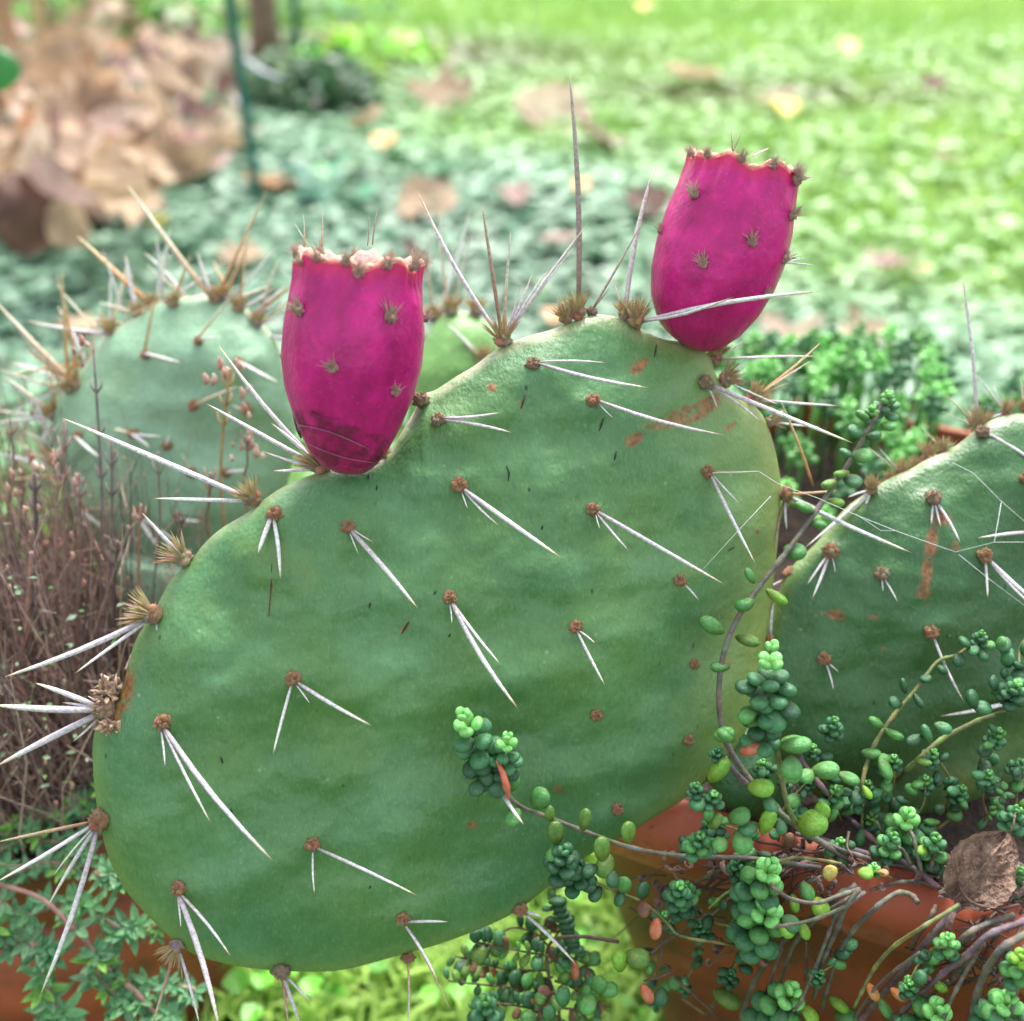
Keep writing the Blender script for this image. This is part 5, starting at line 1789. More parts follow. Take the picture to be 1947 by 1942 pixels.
# 6 crossing sparse shoots in the shade under the dark pad
t, sp = shoot([c9(900, 745), c9(1060, 670), c9(1180, 590), (*c9(1300, 480), 0.338), (*c9(1460, 340), 0.338), (*c9(1650, 240), 0.338), (*c9(1760, 200), 0.338)],
              'sparse sedum shoot running up to the right in the shade below the dark pad', 11, 'olive')
for (zx, zy, an, sz, cc, sh) in ((1380, 300, 120, 50, 'teal', 'l'), (1480, 275, -20, 42, 'teal', 'r'), (1370, 465, -10, 40, 'olive', 'l'), (1145, 500, 290, 48, 'mid', 'l'), (940, 555, -20, 44, 'mid', 'l'), (1045, 640, 300, 32, 'lime', 'l'),
                                 (1640, 110, 120, 44, 'dark', 'r'), (1700, 160, -20, 44, 'teal', 'r'), (1850, 60, 40, 42, 'teal', 'r'), (1310, 340, 200, 40, 'dark', 'l'), (1900, 30, 80, 40, 'teal', 'r'), (1760, 20, 120, 36, 'dark', 'r')):
    x_, y_ = c9(zx, zy)
    L_at(t, x_, y_, 0.334, an, sz, cc, sh)
rosette(t, P(*c9(1890, 30), 0.330), UPC, 26 * PX, 4, ('bright', 'teal', 'dark', 'dark'))
t, sp = shoot([c9(1000, 700), (*c9(1010, 620), 0.336), (*c9(1040, 480), 0.338), (*c9(1090, 360), 0.340), (*c9(1180, 220), 0.342), (*c9(1340, 30), 0.344), (*c9(1440, -100), 0.346), (*c6(1560, 1760), 0.347), (*c6(1690, 1660), 0.347)],
              'slender sedum shoot crossing the sparse one, its small rosette against the dark pad', 9, 'olive')
for (zx, zy, an, sz, cc, sh) in ((1070, 415, 0, 40, 'mid', 'r'), (1200, 130, 170, 34, 'dark', 'r'), (1090, 240, 150, 44, 'mid', 'l'), (1200, 310, -25, 44, 'mid', 'l'), (1340, 130, -60, 40, 'dark', 'l'), (1250, 30, 110, 40, 'dark', 'l')):
    x_, y_ = c9(zx, zy)
    L_at(t, x_, y_, 0.338, an, sz, cc, sh)
for (zx, zy, an, sz, cc) in ((1590, 1690, 150, 34, 'teal'), (1560, 1800, 260, 34, 'dark'), (1640, 1740, 220, 30, 'teal'), (1740, 1710, 0, 28, 'mid'), (1700, 1770, 300, 30, 'teal'), (1840, 1750, 0, 30, 'dark'), (1370, 1900, 200, 30, 'dark'), (1470, 1850, 150, 26, 'dark')):
    x_, y_ = c6(zx, zy)
    L_at(t, x_, y_, 0.343, an, sz, cc)
rosette(t, P(*c6(1690, 1650), 0.343), UPC, 20 * PX, 3, ('mid', 'teal', 'dark'))
t, sp = shoot([c9(1700, 800), (*c9(1780, 690), 0.338), (*c9(1830, 590), 0.34)], 'thin dim sedum shoot with tiny leaves at the far right of the planter', 4, 'olive')
for k in range(7):
    L_at(t, *c9(1830 - k * 18 + random.uniform(-25, 25), 600 + k * 30), 0.336, random.uniform(0, 360), 16, 'mid')
rosette(t, P(*c9(1890, 740), 0.325), UPC, 26 * PX, 4, ('mid', 'teal', 'teal', 'teal'))
t, sp = shoot([(*c6(1960, 1640), 0.36), (*c6(1900, 1750), 0.352), (*c9(1900, 120), 0.338), (*c9(1750, 200), 0.338)], 'leafy sedum shoot hanging down the right edge beneath the dark pad', 6, 'olive')
for k in range(16):
    L_at(t, *c6(1860 + random.uniform(-90, 90), 1690 + k * 22), 0.336, random.uniform(0, 360), random.uniform(28, 40), random.choice(['teal', 'dark', 'mid', 'teal']))

# extra small shoots filling the shade between the pads and the stems
random.seed(404)
def filler(base, tip, n_l, label, d0=None, sz=30, cols=('dark', 'teal', 'mid', 'dark'), head=True):
    d_b = d0 if d0 else dtop(*base, 0.004)
    d_t = (d0 if d0 else 0.34) - 0.004
    d_t = min(d_t, dtop(*tip, 0.012)) if tip[1] > 1560 else d_t
    p0, p1 = P(base[0], base[1], d_b), P(tip[0], tip[1], d_t)
    t = empty('sedum_shoot', p0, label, 'sedum shoot')
    sp = stem(t, [p0, p0.lerp(p1, 0.5) + RIGHT * random.uniform(-0.004, 0.004), p1], 5, 'olive')
    for k in range(n_l):
        f = (k + 0.7) / n_l
        q = p0.lerp(p1, f)
        a = random.choice([0, 180]) + random.gauss(20, 30)
        a = math.radians(a)
        v = (RIGHT * math.cos(a) + UP * math.sin(a) - FWD * random.uniform(-0.1, 0.7)).normalized()
        leaf(t, q + v * 0.0005, v, sz * random.uniform(0.7, 1.15) / F0 * 0.34, random.choice(cols), random.choice('rrl'), roll=random.uniform(-0.6, 0.6))
    if head: rosette(t, p1, UPC + RIGHT * random.uniform(-0.3, 0.3), random.uniform(15, 22) * PX, 4, random.choice([('mid', 'teal', 'teal', 'dark'), ('bright', 'mid', 'teal', 'dark'), ('teal', 'teal', 'dark', 'dark')]))
    return t
for (b_, t_, n_l, lab) in (
    ((1480, 1600), (1540, 1480), 9, 'short leafy sedum shoot right of the thick purple stem'),
    ((1560, 1600), (1590, 1500), 8, 'shaded sedum shoot below the middle of the dark pad'),
    ((1640, 1590), (1650, 1490), 9, 'dim sedum shoot standing left of the bluish rosette'),
    ((1700, 1590), (1760, 1480), 8, 'dim sedum shoot rising above the bluish rosette'),
    ((1780, 1580), (1830, 1500), 8, 'dim sedum shoot between the bluish rosette and the crumpled leaf'),
    ((1880, 1560), (1880, 1470), 9, 'dark sedum shoot above the crumpled brown leaf'),
    ((1930, 1550), (1945, 1450), 8, 'dark sedum shoot at the right edge over the crumpled leaf'),
    ((1600, 1560), (1545, 1420), 9, 'sedum shoot leaning left across the foot of the dark pad'),
    ((1690, 1550), (1700, 1440), 8, 'small sedum shoot in front of the dark pad bottom'),
    ((1800, 1540), (1775, 1430), 8, 'leafy dark sedum shoot overlapping the lower dark pad'),
    ((1860, 1500), (1900, 1390), 9, 'leafy dark sedum shoot under the lowest long spine at right'),
    ((1420, 1600), (1350, 1560), 7, 'dense little sedum shoot at the planter corner'),
    ((1440, 1620), (1400, 1640), 6, 'low sedum shoot draped on the rim left of the highest head'),
    ((1350, 1620), (1310, 1600), 6, 'small sedum shoot on the left corner of the planter rim'),
    ((1580, 1640), (1600, 1600), 6, 'small sedum shoot behind the pale yellow leaf'),
    ((1500, 1540), (1450, 1450), 9, 'plump sedum shoot beneath the long beaded head'),
):
    filler(b_, t_, n_l, lab, sz=34)
for (b_, t_, n_l, lab) in (
    ((1400, 1690), (1330, 1760), 7, 'dark hanging sedum shoot on the shaded planter wall left of the big rosette heads'),
    ((1330, 1690), (1265, 1740), 6, 'dark hanging sedum shoot nearest the left end of the planter wall'),
    ((1440, 1780), (1390, 1850), 7, 'hanging sedum shoot low on the wall beneath the big rosette heads'),
    ((1330, 1790), (1300, 1870), 6, 'small hanging sedum shoot low at the left of the planter wall'),
    ((1250, 1800), (1250, 1900), 6, 'sedum shoot hanging along the left outline of the planter'),
    ((1600, 1790), (1560, 1850), 6, 'short hanging sedum shoot right of the bottom glossy head'),
    ((1780, 1800), (1730, 1870), 6, 'short hanging sedum shoot between thick bare stems at right'),
):
    filler(b_, t_, n_l, lab, d0=dtop(*t_, 0.012), sz=32)

# 7 rosette heads on the rim
ROS = [
    ((500, 1050), 40, 6, [(1000, 1180), (880, 1220), (760, 1260), (620, 1240), (520, 1180)], 'bright topped sedum rosette head hanging highest over the planter rim', 'bright'),
    ((490, 1290), 44, 5, [(1030, 1200), (900, 1290), (720, 1360), (560, 1390)], 'large sedum rosette head directly below the highest one on the planter', 'bright'),
    ((625, 1760), 46, 6, [(880, 1300), (800, 1500), (720, 1700), (660, 1830)], 'large glossy rosette head at the bottom edge in front of the planter', 'bright'),
    ((1460, 1850), 40, 6, [(1700, 1480), (1600, 1650), (1520, 1800)], 'sedum rosette head at the bottom edge right of the orange withered leaves', 'bright'),
    ((1850, 1800), 38, 5, [(1930, 1500), (1900, 1650), (1880, 1780)], 'sedum rosette head in the lower right corner', 'bright'),
    ((1275, 760), 38, 5, [(1350, 1090), (1330, 1000), (1300, 880)], 'bluish sedum rosette standing on the soil left of the crumpled brown leaf', 'bright'),
    ((1430, 900), 30, 5, [(1400, 1080), (1420, 1000)], 'dark glossy sedum rosette touching the crumpled brown leaf', 'mid'),
    ((1190, 890), 26, 4, [(1290, 1050), (1240, 960)], 'small pale sedum rosette at the lower left of the bluish one', 'mid'),
    ((320, 1375), 20, 4, [(90, 1290), (180, 1370), (260, 1390)], 'small sedum rosette at the tip of a thin stem left of the large head', 'mid'),
    ((1500, 1455), 22, 4, [(1380, 1540), (1440, 1510)], 'small bright sedum rosette in front of the terracotta rim at right', 'bright'),
    ((1305, 1690), 17, 3, [(1400, 1740), (1350, 1720)], 'tiny bright sedum rosette low on the planter front', 'bright'),
    ((30, 1170), 28, 5, [(100, 1320), (60, 1260)], 'dark green sedum rosette in front of the shaded left side of the planter', 'mid'),
    ((430, 1880), 18, 4, [(560, 1920), (500, 1900)], 'small sedum rosette at the bottom edge left of the large glossy head', 'mid'),
    ((1920, 1560), 26, 5, [(1990, 1440), (1960, 1500)], 'yellowish sedum rosette at the right edge of the planter front', 'lime'),
    ((1085, 1050), 16, 3, [(1180, 1120), (1120, 1090)], 'tiny sprout of green leaves beside the pale yellow leaf', 'bright'),
    ((1070, 760), 16, 3, [(1130, 870), (1100, 810)], 'small faded sedum sprout between crossing stems', 'olive'),
    ((1900, 1080), 24, 4, [(1990, 1150), (1940, 1120)], 'green sedum leaves at the right of the crumpled brown leaf', 'mid'),
    ((620, 715), 18, 4, [(720, 800), (660, 760)], 'small grey green rosette behind the thick purple stem', 'teal'),
]
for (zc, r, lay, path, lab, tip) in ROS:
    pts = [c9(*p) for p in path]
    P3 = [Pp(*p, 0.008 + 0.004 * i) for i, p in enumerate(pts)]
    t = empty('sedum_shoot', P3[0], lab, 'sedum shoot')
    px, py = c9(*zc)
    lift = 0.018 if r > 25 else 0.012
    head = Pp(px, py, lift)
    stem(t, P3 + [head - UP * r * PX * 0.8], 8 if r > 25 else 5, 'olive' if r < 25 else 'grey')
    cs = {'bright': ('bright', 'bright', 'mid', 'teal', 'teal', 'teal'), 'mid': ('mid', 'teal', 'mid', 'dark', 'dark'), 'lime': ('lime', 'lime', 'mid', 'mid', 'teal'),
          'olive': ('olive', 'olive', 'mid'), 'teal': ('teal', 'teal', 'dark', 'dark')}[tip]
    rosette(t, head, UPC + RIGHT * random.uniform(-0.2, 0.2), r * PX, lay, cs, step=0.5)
    for k in range(int(r / 14)):
        a = random.uniform(190, 350)
        L_at(t, px + math.cos(math.radians(a)) * r * 1.1, py - math.sin(math.radians(a)) * r * 1.3, (head - CAM).dot(FWD) + 0.002, a, r * 0.95, random.choice(['mid', 'teal', 'lime', 'teal']))

# single plump leaves along the rim shoots
LOOSE = [(835, 1085, 90, 40, 'yellow', 'r', 'pale yellow shed sedum leaf resting on the stems'), (1040, 1092, 0, 34, 'lime', 'r', 'small lime leaf of the tiny sprout'),
         (1138, 1090, 0, 24, 'orange', 'r', 'tiny orange sedum leaf right of the tiny sprout'), (710, 1200, 300, 42, 'mid', 'r', 'oval green sedum leaf above the lime one right of the highest head'),
         (782, 1290, 300, 44, 'lime', 'r', 'bright lime sedum leaf hanging right of the highest head'), (692, 1425, 290, 42, 'lime', 'l', 'lime sedum leaf below the large head'),
         (255, 1800, -28, 60, 'olive', 'l', 'olive oval sedum leaf low on the shaded planter front'), (895, 1840, -35, 54, 'lime', 'l', 'yellow green sedum leaf near the bottom edge of the planter'),
         (1455, 1730, 150, 38, 'lime', 'r', 'mustard green sedum leaf above the bottom rosette head'), (1080, 1770, 300, 42, 'orange', 'l', 'apricot shrivelled sedum leaf on the planter front'),
         (1225, 1780, -35, 40, 'orange', 'l', 'narrow orange wrinkled sedum leaf beside the apricot one'), (1150, 1865, 300, 48, 'mid', 'l', 'green sedum leaf below the two orange leaves'),
         (600, 915, 80, 38, 'brown', 'l', 'rusty brown dead sedum leaf under the thick stem'), (1870, 1660, 0, 44, 'mid', 'r', 'round green sedum leaf at the right edge'),
         (635, 1275, 280, 44, 'lime', 'l', 'lime sedum leaf tucked between the two big heads'), (925, 1900, 0, 44, 'mid', 'r', 'dark green sedum leaf at the bottom edge')]
for (zx, zy, an, sz, cc, sh, lab) in LOOSE:
    x_, y_ = c9(zx, zy)
    a = math.radians(an)
    d = dtop(x_, y_, 0.011)
    v = (RIGHT * math.cos(a) + UP * math.sin(a) - FWD * 0.25).normalized()
    s_ = sz / F0 * d
    o = leaf(None, P(x_, y_, d) - v * s_ * 0.5, v, s_, cc, sh, 0.2, 'sedum_leaf')
    tag(o, lab, 'leaf')
# shrivelled red brown leaves hanging below
for (zx, zy, an, sz, cc, lab) in ((1780, 1345, 260, 42, 'red', 'dull red withered sedum leaf in front of the shaded planter side'),
                                  (1690, 1720, 300, 44, 'red', 'larger dull pink withered sedum leaf lower on the planter side'),
                                  (1855, 1250, 0, 26, 'brown', 'orange brown withered bud at the tip of the low left stem'),):
    x_, y_ = c8(zx, zy)
    a = math.radians(an)
    v = (RIGHT * math.cos(a) + UP * math.sin(a) - FWD * 0.1).normalized()
    d = 0.325
    tag(leaf(None, P(x_, y_, d), v, sz / F0 * d, cc, 'l', 0.2, 'withered_leaf'), lab, 'withered leaf')

# 8 bare arching stems of the tangle
TG = empty('sedum_tangle', Pp(1750, 1720), 'tangle of bare grey and purple trailing stems spilling over the planter rim', 'sedum tangle')
BARE = [
    ([(1480, 1190), (1340, 1140), (1180, 1150), (1060, 1190)], 10, 'grey'),
    ([(1330, 1260), (1290, 1215), (1210, 1205), (1100, 1280), (980, 1400), (890, 1530), (830, 1700), (790, 1850)], 13, 'grey'),
    ([(1000, 1180), (920, 1290), (870, 1420), (800, 1570), (760, 1730), (740, 1800)], 13, 'grey'),
    ([(1560, 1270), (1480, 1320), (1350, 1400), (1200, 1500), (1090, 1620), (1020, 1750), (970, 1850)], 10, 'olive'),
    ([(2000, 1180), (1930, 1190), (1780, 1210), (1620, 1260), (1530, 1310), (1430, 1420), (1330, 1540), (1230, 1660), (1100, 1800), (990, 1940)], 18, 'purple'),
    ([(1870, 1330), (1740, 1370), (1600, 1440), (1480, 1560), (1370, 1640)], 14, 'grey'),
    ([(1960, 1340), (1890, 1380), (1730, 1440), (1600, 1560), (1480, 1650), (1380, 1740), (1290, 1830), (1180, 1920)], 16, 'purple'),
    ([(2000, 1400), (1930, 1440), (1800, 1520), (1710, 1650), (1660, 1780), (1620, 1950)], 18, 'grey'),
    ([(980, 1160), (880, 1220), (800, 1300), (650, 1400), (530, 1530), (420, 1680), (350, 1850), (330, 1950)], 16, 'grey'),
    ([(1020, 1200), (900, 1260), (760, 1350), (640, 1480), (590, 1600), (550, 1720), (500, 1900)], 11, 'grey'),
    ([(700, 1480), (700, 1600), (690, 1700)], 7, 'brown'),
    ([(400, 1100), (600, 1010), (760, 1015), (900, 1040)], 8, 'olive'),
    ([(700, 1140), (860, 1100), (960, 1055), (1100, 1040), (1250, 1050), (1350, 1080)], 11, 'grey'),
    ([(620, 960), (740, 975), (860, 960), (980, 1000)], 9, 'brown'),
    ([(640, 870), (760, 900), (900, 960), (1060, 1010)], 11, 'grey'),
    ([(150, 1290), (240, 1210), (350, 1150), (500, 1080)], 6, 'green'),
    ([(60, 1160), (200, 1080), (380, 1030), (560, 1000)], 8, 'grey'),
    ([(380, 1460), (300, 1600), (240, 1720), (140, 1900)], 12, 'brown'),
    ([(1340, 1540), (1150, 1680), (1050, 1790), (960, 1927)], 8, 'grey'),
    ([(1880, 860), (1940, 840), (1990, 830)], 8, 'grey'),
    ([(1430, 1280), (1400, 1340), (1330, 1440), (1290, 1520)], 13, 'brown'),
    ([(1520, 1700), (1560, 1650), (1700, 1500)], 9, 'grey'),
    ([(0, 1800), (60, 1840), (130, 1890)], 6, 'olive'),
    ([(560, 1520), (500, 1690), (460, 1800), (440, 1940)], 9, 'brown'),
    ([(1700, 1300), (1750, 1290), (1820, 1320)], 9, 'brown'),
    ([(1190, 1900), (1330, 1810), (1420, 1770), (1500, 1700)], 11, 'grey'),
    ([(1500, 990), (1600, 1230), (1760, 1290), (1900, 1270)], 8, 'brown'),
    ([(940, 860), (930, 940), (960, 1000)], 7, 'brown'),
]
for i, (pts, w, cc) in enumerate(BARE):
    P3 = [Pp(*c9(*p), 0.004 + 0.0035 * (i % 4)) for p in pts]
    stem(TG, P3, w * 0.8, cc)
for i in range(120):
    zx, zy = random.uniform(380, 1950), random.uniform(940, 1130) + 0
    if i % 4 == 0: zx, zy = random.uniform(-100, 700), random.uniform(1000, 1500)
    if i % 4 == 1: zx, zy = random.uniform(1350, 1950), random.uniform(1150, 1500)
    zy += max(0, (zx - 1100)) * 0.3
    if 820 < zx < 1560: continue
    L = random.uniform(160, 420)
    a = math.radians(random.gauss(215, 32) if i % 3 else random.gauss(170, 20))
    pts = [(zx, zy)]
    for k in range(4):
        a += random.gauss(0.12, 0.15)
        zx += math.cos(a) * L / 4
        zy += -math.sin(a) * L / 4
        pts.append((zx, zy))
    P3 = [Pp(*c9(*p), random.uniform(-0.003, 0.003)) for p in pts]
    stem(TG, P3, random.uniform(3, 7), random.choice(['brown', 'grey', 'brown', 'purple', 'brown']))
for pts in ([(1850, 1650), (1790, 1680), (1700, 1700)], [(1835, 1370), (1810, 1350), (1785, 1325)], [(1815, 1480), (1760, 1530), (1660, 1570)], [(1800, 1500), (1720, 1560), (1560, 1600)]):
    stem(TG, [P(*c8(*p), 0.332) for p in pts], 4, 'brown')
# curled dead bits caught in the tangle
dead = MB()
DC = [(0.12, 0.055, 0.045), (0.22, 0.11, 0.09), (0.32, 0.17, 0.14), (0.07, 0.035, 0.03)]
for i in range(420):
    zx = random.uniform(-350, 1950)
    zy = random.uniform(940, 1927)
    if zx < 350: zy = random.uniform(1000, 1927)
    x_, y_ = c9(zx, zy)
    if x_ < 1215: continue
    if 850 < zx < 1450 and 1130 < zy < 1550 and random.random() < 0.92: continue
    if zy > 1260 + random.uniform(-60, 60) and random.random() > 0.06: continue
    p = Pp(x_, y_, random.uniform(0.0, 0.009))
    c = random.choice(DC)
    pts = [p]
    a = Vector((random.gauss(0, 1), random.gauss(0, 1), random.gauss(0, 1))).normalized()
    b_ = a.cross(Vector((random.random(), 0.3, 1))).normalized()
    r = random.uniform(0.0008, 0.0026)
    n_ = random.choice([5, 7, 8])
    pts = [p + (a * math.cos(k * 0.8) + b_ * math.sin(k * 0.8)) * r * (1 - 0.05 * k) + Vector((0, 0, 0.0003 * k)) for k in range(n_)]
    dead.tube(pts, [0.0003 + r * 0.28] * n_, 5, c, flat=0.35)
o = dead.build('dead_bits', M_areole, TG)
o['kind'] = 'stuff'

# hanging sparse stems over the shaded left side
t, sp = shoot([(*c9(300, 1500), 0.335), (*c8(1920, 1450), 0.33), (*c8(1830, 1370), 0.328), (*c8(1700, 1260), 0.326), (*c8(1560, 1200), 0.324), (*c8(1440, 1150), 0.322), (*c8(1360, 1090), 0.321)],
              'thin hanging sedum stem with tiny leaves in front of the shaded planter side', 6, 'olive')
for (zx, zy, an, sz, cc) in ((1410, 1140, 100, 34, 'dark'), (1430, 1210, 230, 34, 'dark'), (1520, 1110, 60, 30, 'dark'), (1590, 1160, 80, 40, 'mid'), (1565, 1240, 250, 34, 'dark'), (1700, 1190, 100, 38, 'dark'), (1480, 1060, 240, 56, 'olive'), (1700, 1300, 280, 36, 'brown')):
    L_at(t, *c8(zx, zy), 0.322, an, sz, cc)
rosette(t, P(*c8(1905, 1170), 0.322), UPC, 26 * PX, 4, ('bright', 'teal', 'teal', 'dark'))
t, sp = shoot([(*c9(200, 1900), 0.345), (*c8(1850, 1650), 0.338), (*c8(1800, 1500), 0.334), (*c8(1840, 1350), 0.33), (*c9(0, 1250), 0.326)],
              'thin brown hanging stem with a pair of fat olive leaves beside it', 5, 'brown')
for (zx, zy, an, sz, cc) in ((1570, 1590, 100, 46, 'lime'), (1665, 1568, 0, 54, 'olive'), (1510, 1750, 0, 48, 'mid'), (1730, 1640, 80, 22, 'mid'), (1800, 1790, 260, 34, 'dark'), (1450, 1720, 80, 44, 'mid'), (1390, 1830, 230, 42, 'mid'), (1250, 1790, 100, 44, 'teal'), (1170, 1880, 90, 40, 'teal')):
    L_at(t, *c8(zx, zy), 0.33, an, sz, cc)

# bunch hanging below the main pad in front of the lawn
t, sp = shoot([(*c8(1560, 1480), 0.35), (*c8(1350, 1450), 0.355), (*c8(1180, 1480), 0.36), (*c8(1160, 1640), 0.362), (*c8(1220, 1850), 0.365), (*c8(1230, 1990), 0.368)],
              'shaded sedum bunch hanging below the lower edge of the main pad against the bright grass', 8, 'brown')
random.seed(77)
BR = [[(1160, 1640), (950, 1640), (760, 1590), (640, 1560)], [(1180, 1800), (980, 1740), (780, 1720), (600, 1700)], [(1220, 1900), (1040, 1850), (880, 1830), (780, 1860)],
      [(1160, 1500), (1090, 1430), (960, 1400), (850, 1470)], [(1200, 1700), (1300, 1740), (1400, 1800), (1500, 1850)], [(1170, 1600), (1240, 1560), (1320, 1580), (1400, 1620)],
      [(1165, 1560), (1000, 1530), (860, 1500), (740, 1480)], [(1200, 1750), (1120, 1860), (1100, 1950)], [(1225, 1850), (1330, 1870), (1420, 1950)], [(1180, 1480), (1230, 1400), (1200, 1290), (1160, 1230)],
      [(1190, 1680), (1020, 1690), (900, 1650), (700, 1640)], [(1230, 1900), (1200, 1960), (1000, 1990)]]
for bi, bp in enumerate(BR):
    dd = 0.362 + random.uniform(-0.006, 0.010)
    P3 = [P(*c8(*q), dd + 0.001 * i) for i, q in enumerate(bp)]
    sp = stem(t, P3, 5, 'brown')
    m_ = len(sp)
    for k in range(1, m_):
        if random.random() < 0.3: continue
        ax = (sp[k] - sp[k - 1]).normalized()
        for s2_ in (-1, 1):
            if random.random() < 0.35: continue
            v = (ax.cross(FWD) * s2_ + ax * random.uniform(0.1, 0.7) + TOC * random.uniform(-0.3, 0.8)).normalized()
            leaf(t, sp[k] + v * 0.0004, v, random.uniform(22, 38) / F0 * dd, random.choices(['mid', 'dark', 'olive', 'brown', 'teal', 'red', 'lime'], [4, 5, 3, 2.2, 2, 0.7, 0.6])[0], random.choice('rl'), roll=random.uniform(-0.6, 0.6))
rosette(t, P(*c8(812, 1820), 0.352), UPC, 34 * PX, 4, ('mid', 'teal', 'teal', 'dark'))
# dark comb-like sprig in the gap
for k in range(9):
    L_at(t, *c8(1215 + k * 13, 1250 + k * 34), 0.36, 10, 38, 'dark', 'l')

# sedum mat behind in the planter
random.seed(5)
mat_o = empty('sedum_mat', corner + PLX * 0.25 + PLY * 0.2 + Vector((0, 0, soil_z)), 'dense green sedum mat filling the back of the planter behind the pads', 'sedum mat')
for k in range(290):
    u = random.uniform(-0.02, 0.86)
    v = random.uniform(0.58, 1.04)
    p = corner + PLX * (PL_L * u) + PLY * (PL_D * v) + Vector((0, 0, soil_z + 0.034 + 0.014 * random.random() + 0.02 * math.sin(u * 9) * math.cos(v * 7)))
    r = random.uniform(0.0055, 0.0085)
    cs = random.choice([('bright', 'mid', 'teal'), ('bright', 'bright', 'mid'), ('bright', 'teal', 'teal')])
    # a joined head: many are alike and soft in the photograph
    mb = MB()
    ax = Vector((random.gauss(0, 0.25), random.gauss(-0.2, 0.25), 1)).normalized()
    e1 = ax.cross(Vector((0.3, 0.9, 0.1))).normalized()
    e2 = ax.cross(e1)
    vv, ff = bead(8, 5, 0.44, 0.34)
    for l_ in range(3):
        for i in range(4 if l_ else 3):
            a = 2 * math.pi * i / (4 if l_ else 3) + l_ * 0.8 + k
            rad = e1 * math.cos(a) + e2 * math.sin(a)
            el = (1.2, 0.6, 0.15)[l_]
            d = rad * math.cos(el) + ax * math.sin(el)
            R = leafrot(d, ax)
            ln = r * (0.5, 0.75, 0.95)[l_]
            pp = p - ax * (r * 0.5 * l_) + rad * r * 0.06
            mb.add([pp + R @ (q * ln) for q in vv], ff)
    mb.tube([Vector((p.x, p.y, soil_z + 0.01)), p - ax * r], [0.001, 0.001], 5)
    mb.build('rosette', SED[('bright', 'mid', 'teal', 'mid', 'bright')[k % 5]], mat_o)

# crumpled brown leaf on the planter
cl = MB()
cv, cf, cc_ = [], [], []
NU, NV = 60, 48
for i in range(NU + 1):
    u = i / NU
    w = 0.44 * max(0.0, math.sin(math.pi * (u * 0.96 + 0.03))) ** 0.62 * (1.08 - 0.3 * u)
    for j in range(NV + 1):
        s2_ = (j / NV) * 2 - 1
        ed = 1 + 0.12 * noise.noise(Vector((u * 5, (1 if s2_ > 0 else -1) * 3, 1))) + 0.07 * noise.noise(Vector((u * 19, (1 if s2_ > 0 else -1) * 3, 4)))
        xx, yy = u - 0.5, s2_ * w * ed
        ve = abs(((u - abs(s2_) * 0.32) * 7.5) % 1 - 0.5) * 2            # side veins
        vein = max(0.0, (0.22 - (1 - ve)) / 0.22) if abs(s2_) > 0.04 else 0
        mid = max(0.0, 1 - abs(s2_) / 0.05)
        cr = abs(noise.noise(Vector((u * 5, s2_ * 4, 3)))) * 0.07 + abs(noise.noise(Vector((u * 13, s2_ * 10, 7)))) * 0.018
        zz = (2.1 if yy > 0 else 0.7) * yy * yy - 0.5 * xx * xx + 0.04 * math.sin(xx * 6 + yy * 8) + cr + 0.022 * vein + 0.035 * mid + 0.30 * max(0, s2_ - 0.55) ** 1.2 + 0.14 * max(0, -s2_ - 0.6)
        cv.append(Vector((xx, yy, zz)))
        k = min(1, max(0, 0.45 + 1.0 * noise.noise(Vector((u * 5, s2_ * 4, 9))) + 0.5 * noise.noise(Vector((u * 20, s2_ * 18, 9)))))
        c = tuple(a_ * k + b2 * (1 - k) for a_, b2 in zip((0.38, 0.25, 0.18), (0.18, 0.105, 0.075)))
        m_ = max(mid, vein * 0.6)
        cc_.append(tuple(a_ * (1 - m_) + b2 * m_ for a_, b2 in zip(c, (0.42, 0.30, 0.22))))
for i in range(NU):
    for j in range(NV):
        a = i * (NV + 1) + j
        cf.append((a, a + 1, a + NV + 2, a + NV + 1))
cl.add(cv, cf, cc_)
cl.tube([(0.49, 0, 0.0), (0.6, 0.03, 0.03), (0.72, 0.10, 0.02)], [0.016, 0.013, 0.012], 6, (0.3, 0.2, 0.14))
t = cl.mesh('crumpled_leaf_mesh', M_dry2)
p = Pp(*c9(1690, 1060), 0.016)
zax = (TOC * 0.85 + UP * 0.25 + RIGHT * -0.25).normalized()
xax = (UP * 0.75 + RIGHT * 0.62)
xax = (xax - zax * xax.dot(zax)).normalized()
yax = zax.cross(xax)
Rm = Matrix((xax, yax, zax)).transposed()
s_ = 160 * PX
tag(link('crumpled_leaf', t, None, p, Rm, (s_ * 1.02, s_ * 0.92, s_ * 1.0)), 'crumpled brown dead leaf standing on the planter rim at the right', 'dead leaf')

